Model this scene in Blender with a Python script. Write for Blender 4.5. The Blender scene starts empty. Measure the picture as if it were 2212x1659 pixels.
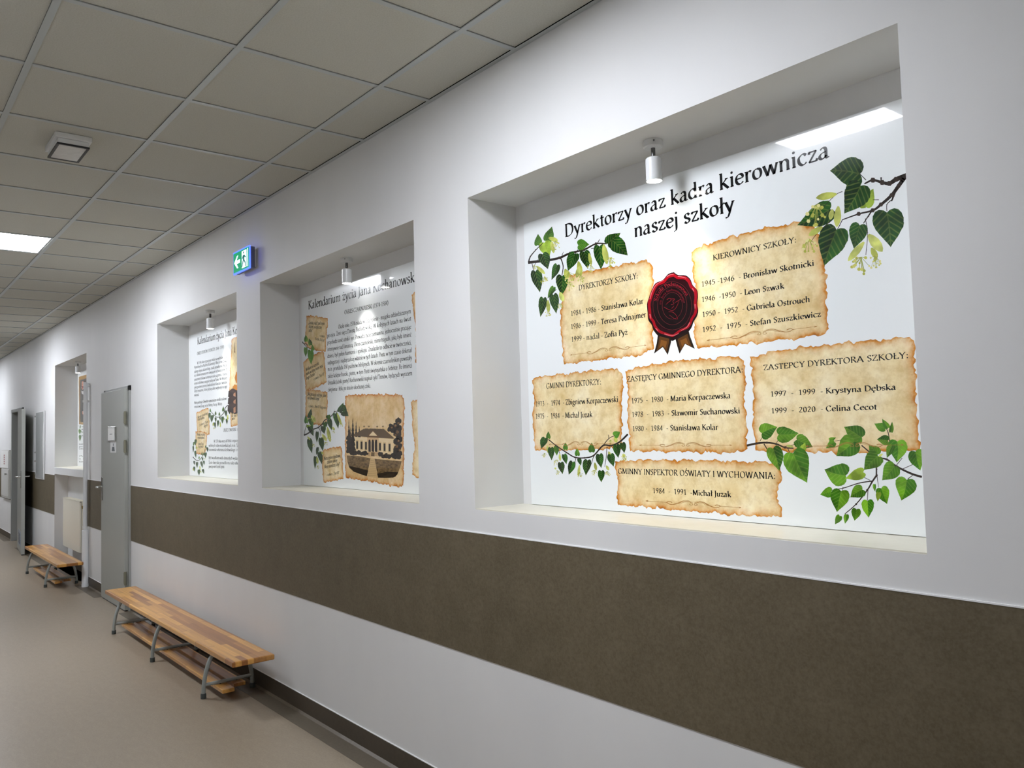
import bpy, bmesh, math, random
from mathutils import Vector, Matrix
random.seed(7)
S = bpy.context.scene
COL = S.collection

# ------------------------------------------------------------------ camera
IMG_W, IMG_H, FPX = 2212, 1659, 1745.18
YAW, PITCH, ROLL = 0.88714, 0.05586, -0.02759
CAM = Vector((0.0, -1.9781, 1.5607))
_d = Vector((-math.sin(YAW)*math.cos(PITCH), math.cos(YAW)*math.cos(PITCH), math.sin(PITCH)))
_r = Vector((math.cos(YAW), math.sin(YAW), 0)); _u = _r.cross(_d)
CR = _r*math.cos(ROLL) + _u*math.sin(ROLL)
CU = -_r*math.sin(ROLL) + _u*math.cos(ROLL)
CD = _d
cam = bpy.data.cameras.new('camera'); co = bpy.data.objects.new('camera', cam); COL.objects.link(co)
cam.sensor_fit = 'HORIZONTAL'; cam.sensor_width = 36; cam.lens = 36*FPX/IMG_W
cam.clip_start = .02; cam.clip_end = 100
m = Matrix.Identity(4)
for i in range(3):
    m[i][0], m[i][1], m[i][2], m[i][3] = CR[i], CU[i], -CD[i], CAM[i]
co.matrix_world = m
S.camera = co

# ------------------------------------------------------------------ world, exposure, light levels
w = bpy.data.worlds.new('world'); S.world = w; w.use_nodes = True
w.node_tree.nodes['Background'].inputs[0].default_value = (.5, .53, .58, 1)
w.node_tree.nodes['Background'].inputs[1].default_value = 0.0
S.view_settings.view_transform = 'Standard'
S.view_settings.look = 'None'
S.view_settings.gamma = 1
S.view_settings.exposure = 0.0
PANEL_EMIT = 60.0          # LED ceiling panels
SPOT_WATT = 16.0           # niche spotlights
S.cycles.max_bounces = 10
S.cycles.diffuse_bounces = 6
S.cycles.sample_clamp_indirect = 6

HC = 3.0285                # ceiling height
NT, NB, ND = 2.5328, 1.2363, 0.26      # niche top, bottom, depth
DADO0, DADO1, BASEH = 0.640, 1.1413, 0.1027
NICHES = [(-2.6883, -0.8875), (-4.9262, -3.1115), (-7.1657, -5.3313), (-11.665, -9.86)]
OPP = -2.335               # opposite wall
XN, XF = 4.2, -22.0        # corridor ends
BOARD = ND - .010          # front of the printed boards

def thin(y):
    """print layers lie within a quarter of a millimetre of the board"""
    return BOARD-(BOARD-y)*.2 if y < BOARD else y
def at(px, py, y=BOARD):
    """pixel of the photograph -> point of the plane at depth y"""
    y = thin(y)
    v = CD + CR*((px-IMG_W/2)/FPX) - CU*((py-IMG_H/2)/FPX)
    return CAM + v*((y-CAM.y)/v.y)

# ------------------------------------------------------------------ materials
def lin(c):
    return tuple(((v/255)/12.92 if v/255 <= .04045 else ((v/255+.055)/1.055)**2.4) for v in c) + (1,)
def mat(name, rgb=(200,200,200), rough=.5, metal=0, spec=.5, coat=0, coat_rough=.05, noise=None, bump=None, emit=None):
    """noise = list of (scale, amount, rgb2[, (sx,sy,sz)]); bump = (scale, strength, distance)"""
    M = bpy.data.materials.new(name); M.use_nodes = True
    nt = M.node_tree; b = nt.nodes['Principled BSDF']
    b.inputs['Base Color'].default_value = lin(rgb)
    b.inputs['Roughness'].default_value = rough
    b.inputs['Metallic'].default_value = metal
    b.inputs['Specular IOR Level'].default_value = spec
    b.inputs['Coat Weight'].default_value = coat
    b.inputs['Coat Roughness'].default_value = coat_rough
    tc = nt.nodes.new('ShaderNodeTexCoord')
    last = None
    for n in (noise or []):
        sc, amt, c2 = n[:3]
        mp = nt.nodes.new('ShaderNodeMapping'); nt.links.new(tc.outputs['Object'], mp.inputs[0])
        if len(n) > 3: mp.inputs['Scale'].default_value = n[3]
        nz = nt.nodes.new('ShaderNodeTexNoise'); nz.inputs['Scale'].default_value = sc
        nz.inputs['Detail'].default_value = 5; nt.links.new(mp.outputs[0], nz.inputs['Vector'])
        rp = nt.nodes.new('ShaderNodeValToRGB')
        rp.color_ramp.elements[0].position = .38; rp.color_ramp.elements[1].position = .68
        rp.color_ramp.elements[0].color = (0,0,0,1); rp.color_ramp.elements[1].color = (amt,amt,amt,1)
        nt.links.new(nz.outputs[0], rp.inputs[0])
        mx = nt.nodes.new('ShaderNodeMix'); mx.data_type = 'RGBA'
        nt.links.new(rp.outputs[0], mx.inputs[0])
        mx.inputs[7].default_value = lin(c2)
        if last: nt.links.new(last, mx.inputs[6])
        else: mx.inputs[6].default_value = lin(rgb)
        last = mx.outputs[2]
    if last: nt.links.new(last, b.inputs['Base Color'])
    if bump:
        nz = nt.nodes.new('ShaderNodeTexNoise'); nz.inputs['Scale'].default_value = bump[0]
        nz.inputs['Detail'].default_value = 4; nt.links.new(tc.outputs['Object'], nz.inputs['Vector'])
        bp = nt.nodes.new('ShaderNodeBump'); bp.inputs['Strength'].default_value = bump[1]
        bp.inputs['Distance'].default_value = bump[2]
        nt.links.new(nz.outputs[0], bp.inputs['Height']); nt.links.new(bp.outputs[0], b.inputs['Normal'])
    if emit:
        b.inputs['Emission Color'].default_value = lin(emit[0]); b.inputs['Emission Strength'].default_value = emit[1]
    return M

M = {}
M['paint'] = mat('white_wall_paint', (223,223,221), .55, spec=.3, noise=[(1.1,.35,(210,210,210)), (3.5,.25,(213,213,212),(1,1,.4)), (1.6,.3,(206,207,207),(1,1,.25))], bump=(260,.06,.002))
M['paint_back'] = mat('corridor_wall_paint', (215,214,214), .6)
M['dado'] = mat('brown_vinyl_wall_band', (96,86,66), .5, spec=.35, noise=[(2.2,.7,(84,75,56)), (9,.55,(108,98,78)), (60,.5,(76,67,48)), (170,.35,(114,105,86))], bump=(120,.12,.002))
M['base'] = mat('dark_vinyl_skirting', (70,61,48), .45, noise=[(3,.6,(58,50,38)), (40,.4,(80,71,58))])
M['border'] = mat('dark_vinyl_floor_border', (98,89,74), .42, noise=[(3,.5,(86,77,62)), (60,.4,(112,102,88))])
M['floor'] = mat('grey_brown_vinyl_floor', (147,134,114), .33, spec=.45, noise=[(.8,.5,(137,124,105)), (14,.5,(158,145,126),(1,2.5,1)), (90,.45,(126,113,95)), (240,.4,(166,154,137))], bump=(300,.05,.001))
M['tile'] = mat('mineral_ceiling_tile', (193,192,182), .95, spec=.1, noise=[(180,.55,(175,173,162)), (420,.4,(203,203,195))], bump=(500,.25,.002))
M['tbar'] = mat('white_steel_ceiling_grid', (178,184,184), .35, spec=.5)
M['void'] = mat('dark_gap', (22,21,19), .9)
M['lit_edge'] = mat('painted_edge_light', (236,236,236), .5)  # white line painting lamp light caught on band and skirting tops
M['sill'] = mat('cream_stone_sill', (214,210,194), .35, noise=[(6,.5,(200,196,178)), (30,.3,(222,219,206))])
M['steel_door'] = mat('grey_painted_steel', (158,160,153), .4, noise=[(2,.3,(150,152,146))])
M['steel_frame'] = mat('grey_door_frame_steel', (152,154,150), .4)
M['hinge'] = mat('olive_grey_hinge', (112,110,92), .45)
M['chrome'] = mat('brushed_chrome', (190,190,186), .22, metal=1)
M['dark_chrome'] = mat('dark_chrome_joint', (110,110,110), .18, metal=1)
M['white_gloss'] = mat('white_lacquer', (225,227,228), .22)
M['white_plastic'] = mat('white_plastic', (222,223,222), .35)
M['black_plastic'] = mat('black_plastic', (28,29,31), .4)
M['grey_plastic'] = mat('dark_grey_plastic', (98,100,106), .4)
M['radiator'] = mat('cream_radiator_enamel', (222,218,202), .35)
M['brass'] = mat('brass_valve', (150,128,70), .35, metal=.7)
M['bench_tube'] = mat('grey_powder_coated_tube', (150,156,152), .35)
M['rubber'] = mat('dark_grey_rubber', (62,68,66), .6)
M['bolt'] = mat('dark_bolt_steel', (52,52,50), .4, metal=.5)
M['paper'] = mat('white_paper', (228,228,224), .6)
M['cabinet'] = mat('pale_grey_cabinet_enamel', (205,205,200), .4)
M['acrylic'] = mat('grey_acrylic_sheet', (196,199,198), .15, coat=.5)
M['red_print'] = mat('dark_red_print', (150,60,55), .5)
M['dark_print'] = mat('grey_print', (90,95,98), .5)
M['lens'] = mat('frosted_lens', (205,205,202), .18, noise=[(30,.3,(180,180,178))])
M['led'] = mat('led_panel_diffuser', (255,255,255), .6, emit=((241,245,255), PANEL_EMIT))
M['spot_led'] = mat('spotlight_lens_lit', (255,255,255), .4, emit=((255,252,246), 30.0))

def wood(name, axis_scale):
    Mx = bpy.data.materials.new(name); Mx.use_nodes = True
    nt = Mx.node_tree; b = nt.nodes['Principled BSDF']
    tc = nt.nodes.new('ShaderNodeTexCoord')
    mp = nt.nodes.new('ShaderNodeMapping'); mp.inputs['Scale'].default_value = axis_scale
    nt.links.new(tc.outputs['Object'], mp.inputs[0])
    br = nt.nodes.new('ShaderNodeTexBrick'); br.offset = .37; br.offset_frequency = 2; br.squash = 1.0
    br.inputs['Color1'].default_value = lin((134,76,32)); br.inputs['Color2'].default_value = lin((224,168,86))
    br.inputs['Mortar'].default_value = lin((140,86,42)); br.inputs['Scale'].default_value = 1
    br.inputs['Mortar Size'].default_value = .005; br.inputs['Bias'].default_value = .12
    br.inputs['Brick Width'].default_value = 1; br.inputs['Row Height'].default_value = 1
    nt.links.new(mp.outputs[0], br.inputs['Vector'])
    mp2 = nt.nodes.new('ShaderNodeMapping'); mp2.inputs['Scale'].default_value = (3, 70, 70)
    nt.links.new(tc.outputs['Object'], mp2.inputs[0])
    nz = nt.nodes.new('ShaderNodeTexNoise'); nz.inputs['Scale'].default_value = 1; nz.inputs['Detail'].default_value = 4
    nt.links.new(mp2.outputs[0], nz.inputs['Vector'])
    mx = nt.nodes.new('ShaderNodeMix'); mx.data_type = 'RGBA'; mx.blend_type = 'MULTIPLY'; mx.inputs[0].default_value = .45
    rp = nt.nodes.new('ShaderNodeValToRGB'); rp.color_ramp.elements[0].position = .3; rp.color_ramp.elements[1].position = .7
    rp.color_ramp.elements[0].color = (.45,.38,.3,1); nt.links.new(nz.outputs[0], rp.inputs[0])
    nt.links.new(br.outputs[0], mx.inputs[6]); nt.links.new(rp.outputs[0], mx.inputs[7])
    nt.links.new(mx.outputs[2], b.inputs['Base Color'])
    b.inputs['Roughness'].default_value = .32; b.inputs['Coat Weight'].default_value = .35; b.inputs['Coat Roughness'].default_value = .15
    return Mx
M['wood'] = wood('oiled_staved_wood', (1.9, 28, 28))

# ------------------------------------------------------------------ mesh helpers
class MB:
    def __init__(s): s.v, s.f, s.mi, s.col, s.uv, s.has = [], [], [], [], [], False
    def face(s, pts, mi=0, cols=None, uvs=None):
        b = len(s.v); s.v += [tuple(p) for p in pts]; s.f.append(tuple(range(b, b+len(pts)))); s.mi.append(mi)
        s.col.append(cols or [(1,1,1,1)]*len(pts)); s.uv.append(uvs or [(0,0)]*len(pts))
        if cols or uvs: s.has = True
        return s
    def mesh(s, vs, fs, mi=0):
        b = len(s.v); s.v += [tuple(p) for p in vs]
        for f in fs:
            s.f.append(tuple(b+i for i in f)); s.mi.append(mi)
            s.col.append([(1,1,1,1)]*len(f)); s.uv.append([(0,0)]*len(f))
        return s
    def box(s, x0, x1, y0, y1, z0, z1, mi=0, skip=''):
        x0,x1=min(x0,x1),max(x0,x1); y0,y1=min(y0,y1),max(y0,y1); z0,z1=min(z0,z1),max(z0,z1)
        v = [(x0,y0,z0),(x1,y0,z0),(x1,y1,z0),(x0,y1,z0),(x0,y0,z1),(x1,y0,z1),(x1,y1,z1),(x0,y1,z1)]
        F = {'d':(0,3,2,1),'u':(4,5,6,7),'f':(0,1,5,4),'b':(2,3,7,6),'l':(3,0,4,7),'r':(1,2,6,5)}
        return s.mesh(v, [F[k] for k in F if k not in skip], mi)
    def tube(s, path, r, n=12, mi=0, cap=True):
        path = [Vector(p) for p in path]; rr = r if isinstance(r, (list,tuple)) else [r]*len(path)
        vs, fs = [], []; up = None
        for i, p in enumerate(path):
            t = (path[min(i+1,len(path)-1)] - path[max(i-1,0)]).normalized()
            if up is None:
                up = Vector((0,0,1)) if abs(t.z) < .9 else Vector((1,0,0))
            a = (up - t*up.dot(t)).normalized(); b = t.cross(a); up = a
            for k in range(n):
                th = 2*math.pi*k/n; vs.append(p + (a*math.cos(th)+b*math.sin(th))*rr[i])
        for i in range(len(path)-1):
            for k in range(n):
                fs.append((i*n+k, i*n+(k+1)%n, (i+1)*n+(k+1)%n, (i+1)*n+k))
        if cap:
            fs.append(tuple(range(n-1,-1,-1))); L=(len(path)-1)*n; fs.append(tuple(L+k for k in range(n)))
        return s.mesh(vs, fs, mi)
    def lathe(s, c, prof, n=32, axis='z', mi=0):
        """prof = [(r, h)...] along axis from c"""
        vs, fs = [], []
        for r, h in prof:
            for k in range(n):
                a = 2*math.pi*k/n; x, y = r*math.cos(a), r*math.sin(a)
                vs.append((c[0]+x, c[1]+y, c[2]+h) if axis=='z' else (c[0]+x, c[1]+h, c[2]+y))
        for i in range(len(prof)-1):
            for k in range(n):
                f = (i*n+k, i*n+(k+1)%n, (i+1)*n+(k+1)%n, (i+1)*n+k)
                fs.append(f)
        if prof[0][0] > 1e-6: fs.append(tuple(range(n-1,-1,-1)))
        if prof[-1][0] > 1e-6: fs.append(tuple((len(prof)-1)*n+k for k in range(n)))
        return s.mesh(vs, fs, mi)
    def build(s, name, mats, parent=None, smooth=False, bevel=0, fix=True):
        off = Vector((0,0,0)); q = parent
        while q: off += q.location; q = q.parent
        me = bpy.data.meshes.new(name)
        me.from_pydata([(v[0]-off.x, v[1]-off.y, v[2]-off.z) for v in s.v], [], s.f)
        for mm in (mats if isinstance(mats,(list,tuple)) else [mats]): me.materials.append(mm)
        me.polygons.foreach_set('material_index', s.mi)
        if s.has:
            ca = me.color_attributes.new('ink', 'FLOAT_COLOR', 'CORNER'); uv = me.uv_layers.new(name='uv')
            flat, fu = [], []
            for c, u in zip(s.col, s.uv):
                for x in c: flat += list(x)
                for x in u: fu += list(x)
            ca.data.foreach_set('color', flat); uv.data.foreach_set('uv', fu)
        me.update()
        if fix:
            bm = bmesh.new(); bm.from_mesh(me); bmesh.ops.recalc_face_normals(bm, faces=bm.faces); bm.to_mesh(me); bm.free()
        if smooth:
            me.polygons.foreach_set('use_smooth', [True]*len(me.polygons)); me.set_sharp_from_angle(angle=math.radians(40))
        o = bpy.data.objects.new(name, me); COL.objects.link(o)
        if parent: o.parent = parent
        if bevel:
            bv = o.modifiers.new('bevel', 'BEVEL'); bv.width = bevel; bv.segments = 2; bv.limit_method = 'ANGLE'
        return o
def tag(o, label, cat, group=None):
    o['label'] = label; o['category'] = cat
    if group: o['group'] = group
    return o
def thing(name, loc, label, cat, group=None, kind=None):
    o = bpy.data.objects.new(name, None); COL.objects.link(o); o.location = loc
    o.empty_display_size = .05
    if kind: o['kind'] = kind
    return tag(o, label, cat, group)
def struct(o, label=None, cat=None):
    o['kind'] = 'structure'
    if label: tag(o, label, cat)
    return o
def arc(a, b, n=24):
    return [a + (b-a)*k/n for k in range(n+1)]
def catmull(pts, n=6):
    if len(pts) < 3: return list(pts)
    P = [pts[0]] + list(pts) + [pts[-1]]; out = []
    for i in range(1, len(P)-2):
        for k in range(n):
            t = k/n
            out.append(tuple(.5*((2*P[i][j]) + (-P[i-1][j]+P[i+1][j])*t + (2*P[i-1][j]-5*P[i][j]+4*P[i+1][j]-P[i+2][j])*t*t
                      + (-P[i-1][j]+3*P[i][j]-3*P[i+1][j]+P[i+2][j])*t**3) for j in range(len(P[i]))))
    out.append(tuple(pts[-1])); return out

# ------------------------------------------------------------------ the setting
D1 = (-8.965, -8.005)      # frame of the closed door
D2 = (-15.2, -14.15)       # opening of the far door
DH = 2.065
RECESS = (-11.665, -9.86, .152)
def main_wall():
    mb = MB()
    xs = sorted({XF, XN, *[x for n in NICHES for x in n], *D2}); zs = sorted({0, DH, 1.16, NB, NT, HC})
    def hole(xa, xb, za, zb):
        xm, zm = (xa+xb)/2, (za+zb)/2
        for i, (a, b) in enumerate(NICHES):
            if a < xm < b and NB < zm < NT: return True
            if i == 3 and a < xm < b and zm < 1.16: return True
        return D2[0] < xm < D2[1] and zm < DH
    for xa, xb in zip(xs, xs[1:]):
        for za, zb in zip(zs, zs[1:]):
            if not hole(xa, xb, za, zb): mb.face([(xa,0,za),(xb,0,za),(xb,0,zb),(xa,0,zb)])
            if not (D2[0] < (xa+xb)/2 < D2[1] and za < DH-.01): mb.face([(xa,.3,za),(xa,.3,zb),(xb,.3,zb),(xb,.3,za)])
        if not (D2[0] < (xa+xb)/2 < D2[1]): mb.face([(xa,0,0),(xa,.3,0),(xb,.3,0),(xb,0,0)])
        mb.face([(xa,0,HC),(xb,0,HC),(xb,.3,HC),(xa,.3,HC)])
    for x in (XF, XN):
        for za, zb in zip(zs, zs[1:]): mb.face([(x,0,za),(x,.3,za),(x,.3,zb),(x,0,zb)])
    for a, b in NICHES:
        for za, zb in ((NB, DH), (DH, NT)):
            for x in (a, b): mb.face([(x,0,za),(x,ND,za),(x,ND,zb),(x,0,zb)])
        mb.face([(a,0,NT),(a,ND,NT),(b,ND,NT),(b,0,NT)]); mb.face([(a,0,NB),(b,0,NB),(b,ND,NB),(a,ND,NB)])
        mb.face([(a,ND,NB),(b,ND,NB),(b,ND,NT),(a,ND,NT)])
    a, b, d = RECESS
    mb.face([(a,0,0),(a,d,0),(a,d,1.16),(a,0,1.16)]); mb.face([(b,0,0),(b,0,1.16),(b,d,1.16),(b,d,0)])
    mb.face([(a,d,0),(b,d,0),(b,d,1.16),(a,d,1.16)]); mb.face([(a,0,1.16),(a,d,1.16),(b,d,1.16),(b,0,1.16)])
    a, b = D2
    for x in (a, b):
        for za, zb in zip(zs, zs[1:]):
            if zb <= DH: mb.face([(x,0,za),(x,.3,za),(x,.3,zb),(x,0,zb)])
    mb.face([(a,0,DH),(a,.3,DH),(b,.3,DH),(b,0,DH)])
    bm = mb.build('wall_right', M['paint'], fix=False)
    # faces must look into the corridor
    me = bm.data; b2 = bmesh.new(); b2.from_mesh(me)
    bmesh.ops.remove_doubles(b2, verts=b2.verts, dist=1e-5); bmesh.ops.recalc_face_normals(b2, faces=b2.faces)
    big = max((f for f in b2.faces if abs(f.calc_center_median().y) < .01), key=lambda f: f.calc_area())
    if big.normal.y > 0: bmesh.ops.reverse_faces(b2, faces=b2.faces)
    b2.to_mesh(me); b2.free()
    return struct(bm)
main_wall()
struct(MB().box(XF, XN, OPP-.1, OPP, 0, HC+.1).build('wall_left', M['paint_back']))
struct(MB().box(XF-.1, XF, OPP, .3, 0, HC+.1).build('wall_far', M['paint_back']))
struct(MB().box(XN, XN+.1, OPP, .3, 0, HC+.1).build('wall_near', M['paint_back']))
struct(MB().box(XF, XN, OPP, .3, -.05, 0).build('floor', M['floor']))
# dark little room behind the open far door
rb = MB(); rb.box(D2[0]-.4, D2[1]+.4, 1.9, 1.95, 0, 2.6); rb.box(D2[0]-.45, D2[0]-.4, .312, 1.9, 0, 2.6); rb.box(D2[1]+.4, D2[1]+.45, .312, 1.9, 0, 2.6)
rb.box(D2[0]-.4, D2[1]+.4, .312, 1.9, 2.55, 2.6); rb.box(D2[0]-.4, D2[0]-.001, .302, .312, 0, 2.6); rb.box(D2[1]+.001, D2[1]+.4, .302, .312, 0, 2.6); rb.box(D2[0], D2[1], .302, .312, DH, 2.6)
struct(rb.build('wall_store', mat('store_room_grey', (120,124,126), .7)))
struct(MB().box(D2[0]-.4, D2[1]+.4, .3, 1.9, -.05, 0).build('floor_store', M['floor']))

# wall band, skirting, dark floor border
SEG = [(XF, D2[0]-.02), (D2[1]+.02, RECESS[0]), (RECESS[1], D1[0]), (D1[1], XN)]
tn = 0
def trim(mb, mats, **k):
    global tn
    tn += 1
    return struct(mb.build('trim_%d' % tn, mats, **k))
for i, (a, b) in enumerate(SEG):
    mb = MB(); mb.box(a, b, -.003, 0, DADO0, DADO1); mb.box(a, b, -.0045, 0, DADO1, DADO1+.004, 1); trim(mb, [M['dado'], M['lit_edge']])
    mb = MB(); mb.box(a, b, -.004, 0, 0, BASEH); mb.box(a, b, -.005, 0, BASEH, BASEH+.0035, 1)
    mb.face([(a,-.004,.012),(b,-.004,.012),(b,-.016,.0012),(a,-.016,.0012)], 2)
    struct(mb.build('baseboard_right' , [M['base'], M['lit_edge'], M['border']]))
    trim(MB().box(a, b, -.108, -.004, 0, .0012), M['border'])
mb = MB(); mb.box(RECESS[0], RECESS[1], RECESS[2]-.004, RECESS[2], 0, BASEH); struct(mb.build('baseboard_right', M['base']))
for nm, z0, z1, mm in (('baseboard_left', 0, BASEH, 'base'), (None, DADO0, DADO1, 'dado')):
    mb = MB().box(XF, XN, OPP, OPP+.004, z0, z1)
    if nm: struct(mb.build(nm, M[mm]))
    else: trim(mb, M[mm])
# stone sills
for i, (a, b) in enumerate(NICHES):
    if i < 3: trim(MB().box(a+.001, b-.001, .002, ND-.001, NB-.012, NB+.004), M['sill'])
    else:
        trim(MB().box(a+.001, b-.001, .002, ND-.001, 1.165, NB+.004), M['sill'])
        trim(MB().box(a+.001, b-.001, -.012, .002, 1.155, NB+.004), M['white_plastic'], bevel=.003)

# suspended ceiling: mineral tiles on a white T grid, LED panels in the middle row
GX, GY, T, BW = -2.9403, -.2658, .6043, .024
rows = [0.0, GY, GY-.6043, GY-1.2086, GY-1.8129, OPP]
LAMPX = [-2.04, -6.842, -11.65, -16.45]
i0, i1 = math.floor((XF-GX)/.6), math.ceil((XN-GX)/.6)
tl, tb = MB(), MB()
tl.box(XF, XN, OPP, 0, HC+.05, HC+.06, 1)
for i in range(i0, i1):
    xa, xb = max(GX+.6*i, XF), min(GX+.6*(i+1), XN)
    if xb-xa < .05: continue
    for j in range(5):
        ya, yb = rows[j+1], rows[j]
        if j == 2 and any(xa < lx < xb for lx in LAMPX): continue
        g = .0126; tl.box(xa+g, xb-g, ya+(g if j < 4 else .021), yb-(g if j else .021), HC+.0045, HC+.02)
    if xa > XF: tb.box(xa-BW/2, xa+BW/2, OPP, 0, HC, HC+.003)
for y in rows[1:5]: tb.box(XF, XN, y-BW/2, y+BW/2, HC-.0012, HC+.003)
for y0, y1 in ((-.020, 0), (OPP, OPP+.020)): tb.box(XF, XN, y0, y1, HC-.001, HC+.001)
struct(tl.build('ceiling', [M['tile'], M['void']])); trim(tb, M['tbar'])

# ------------------------------------------------------------------ doors
def lever(mb, x, y, z, sgn, n=10):
    """door lever starting at the plate, going out of the leaf (-y) and then along sgn x"""
    mb.tube([(x,y,z),(x,y-.03,z),(x+sgn*.006,y-.046,z),(x+sgn*.02,y-.052,z),(x+sgn*.07,y-.053,z),(x+sgn*.125,y-.05,z-.003)], .0095, n)
d = thing('door_1', ((D1[0]+D1[1])/2, 0, 0), 'closed plain grey steel door in the right wall, with three hinges at its right edge', 'door', kind='structure')
mb = MB(); a, b = D1
mb.box(a, a+.05, -.018, .02, 0, DH); mb.box(b-.05, b, -.018, .02, 0, DH); mb.box(a, b, -.018, .02, DH-.05, DH)
mb.build('frame', M['steel_frame'], d, bevel=.003)
leaf = MB().box(-8.935, -8.03, -.050, -.019, .012, 2.035).build('leaf', M['steel_door'], d, bevel=.002)
MB().box(-8.90, -8.06, -.045, -.020, .0, .013).build('bottom_seal', M['black_plastic'], d)
for z in (1.764, 1.500, .30):
    mb = MB(); mb.tube([(-8.022,-.046,z-.06),(-8.022,-.046,z+.06)], .012, 12); mb.box(-8.06,-8.022,-.053,-.05,z-.05,z+.05)
    mb.build('hinge', M['hinge'], d, smooth=True)
mb = MB().box(-8.905, -8.865, -.058, -.05, .965, 1.195); mb.build('handle_plate', M['chrome'], d, bevel=.003)
mb = MB(); lever(mb, -8.885, -.057, 1.10, 1); mb.build('handle', M['chrome'], d, smooth=True)

a, b = D2
d = thing('door_2', (b, 0, 0), 'open grey steel door far along the corridor, leaf folded back against the wall', 'door', kind='structure')
mb = MB()
mb.box(a-.035, a+.02, -.016, .22, 0, DH+.03); mb.box(b-.02, b+.035, -.016, .22, 0, DH+.03); mb.box(a-.035, b+.035, -.016, .22, DH-.02, DH+.03)
mb.build('frame', M['steel_frame'], d, bevel=.003)
h0, h1 = Vector((-14.12, -.075, 0)), Vector((-13.10, -.165, 0))
ex = (h1-h0).normalized(); ey = Vector((-ex.y, ex.x, 0))
def leafbox(mb, s0, s1, t0, t1, z0, z1, mi=0):
    v = []
    for z in (z0, z1):
        for s_, t_ in ((s0,t0),(s1,t0),(s1,t1),(s0,t1)): v.append(h0+ex*s_+ey*t_+Vector((0,0,z)))
    mb.mesh(v, [(3,2,1,0),(4,5,6,7),(0,1,5,4),(1,2,6,5),(2,3,7,6),(3,0,4,7)], mi)
W2 = (h1-h0).length
mb = MB(); leafbox(mb, 0, W2, 0, .045, .012, 2.035); leaf2 = mb.build('leaf', M['steel_door'], d, bevel=.002)
mb = MB(); leafbox(mb, .0, W2, .005, .04, 0, .013); mb.build('bottom_seal', M['black_plastic'], d)
mb = MB(); leafbox(mb, .35, .95, -.002, 0, .10, .32); mb.build('kick_plate', mat('pale_blue_plate', (140,152,166), .4), d)
mb = MB()
for k in range(7): leafbox(mb, .48, .80, -.006, -.002, .135+k*.022, .148+k*.022)
mb.build('vent_grille', M['grey_plastic'], d)
mb = MB(); leafbox(mb, W2-.075, W2-.035, -.008, 0, .93, 1.17); mb.build('handle_plate', M['chrome'], d, bevel=.002)
for sg, t0 in ((-1, -.006), (1, .05)):
    mb = MB(); p = h0+ex*(W2-.055)+ey*t0+Vector((0,0,1.085))
    mb.tube([p, p+ey*(sg*.05), p+ey*(sg*.055)-ex*.03, p+ey*(sg*.055)-ex*.13], .0095, 10); mb.build('handle', M['chrome'], d, smooth=True)

# signs on the closed door
t = thing('door_sign', (-8.475, -.05, 1.62), 'framed white paper name plate on the closed grey door', 'sign')
MB().box(-8.62, -8.33, -.062, -.0505, 1.548, 1.692).build('holder', M['chrome'], t, bevel=.003)
MB().box(-8.60, -8.36, -.0635, -.062, 1.56, 1.68).build('paper_insert', M['paper'], t)
mb = MB(); mb.box(-8.53,-8.43,-.0639,-.0635,1.616,1.622); mb.build('printed_line', M['dark_print'], t)
t = thing('door_pictogram', (-8.445, -.05, 1.495), 'small square white pictogram sticker below the name plate on the closed door', 'sign')
MB().box(-8.555, -8.335, -.0515, -.0503, 1.442, 1.548).build('sticker', M['white_plastic'], t)
mb = MB(); mb.lathe((-8.44,-.0517,1.517), [(.014,0),(.014,-.0003)], 16, 'y'); mb.mesh([(-8.50,-.052,1.455),(-8.38,-.052,1.455),(-8.40,-.052,1.498),(-8.48,-.052,1.498)], [(0,1,2,3)])
mb.build('figure_print', M['dark_print'], t)

# ------------------------------------------------------------------ lamps
LL = ['square LED ceiling panel above the nearest niche, just outside the frame',
      'square lit LED ceiling panel at the left edge of the picture',
      'square LED ceiling panel farther along the corridor, over the radiator recess',
      'square LED ceiling panel at the far end, near the hydrant cabinet']
def lamp_panel(i):
    x = GX + .6*math.floor((LAMPX[i]-GX)/.6) + .3; y = (rows[2]+rows[3])/2
    t = thing('ceiling_light', (x, y, HC), LL[i], 'ceiling light', 'LED panels in the ceiling grid')
    mb = MB(); e, f = .286, .276
    for (xa,xb,ya,yb) in ((-e,e,-e,-f),(-e,e,f,e),(-e,-f,-f,f),(f,e,-f,f)): mb.box(x+xa,x+xb,y+ya,y+yb,HC+.001,HC+.03)
    mb.build('frame', M['white_gloss'], t)
    MB().box(x-f, x+f, y-f, y+f, HC+.003, HC+.02).build('diffuser', M['led'], t)
for i in range(4): lamp_panel(i)

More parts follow.
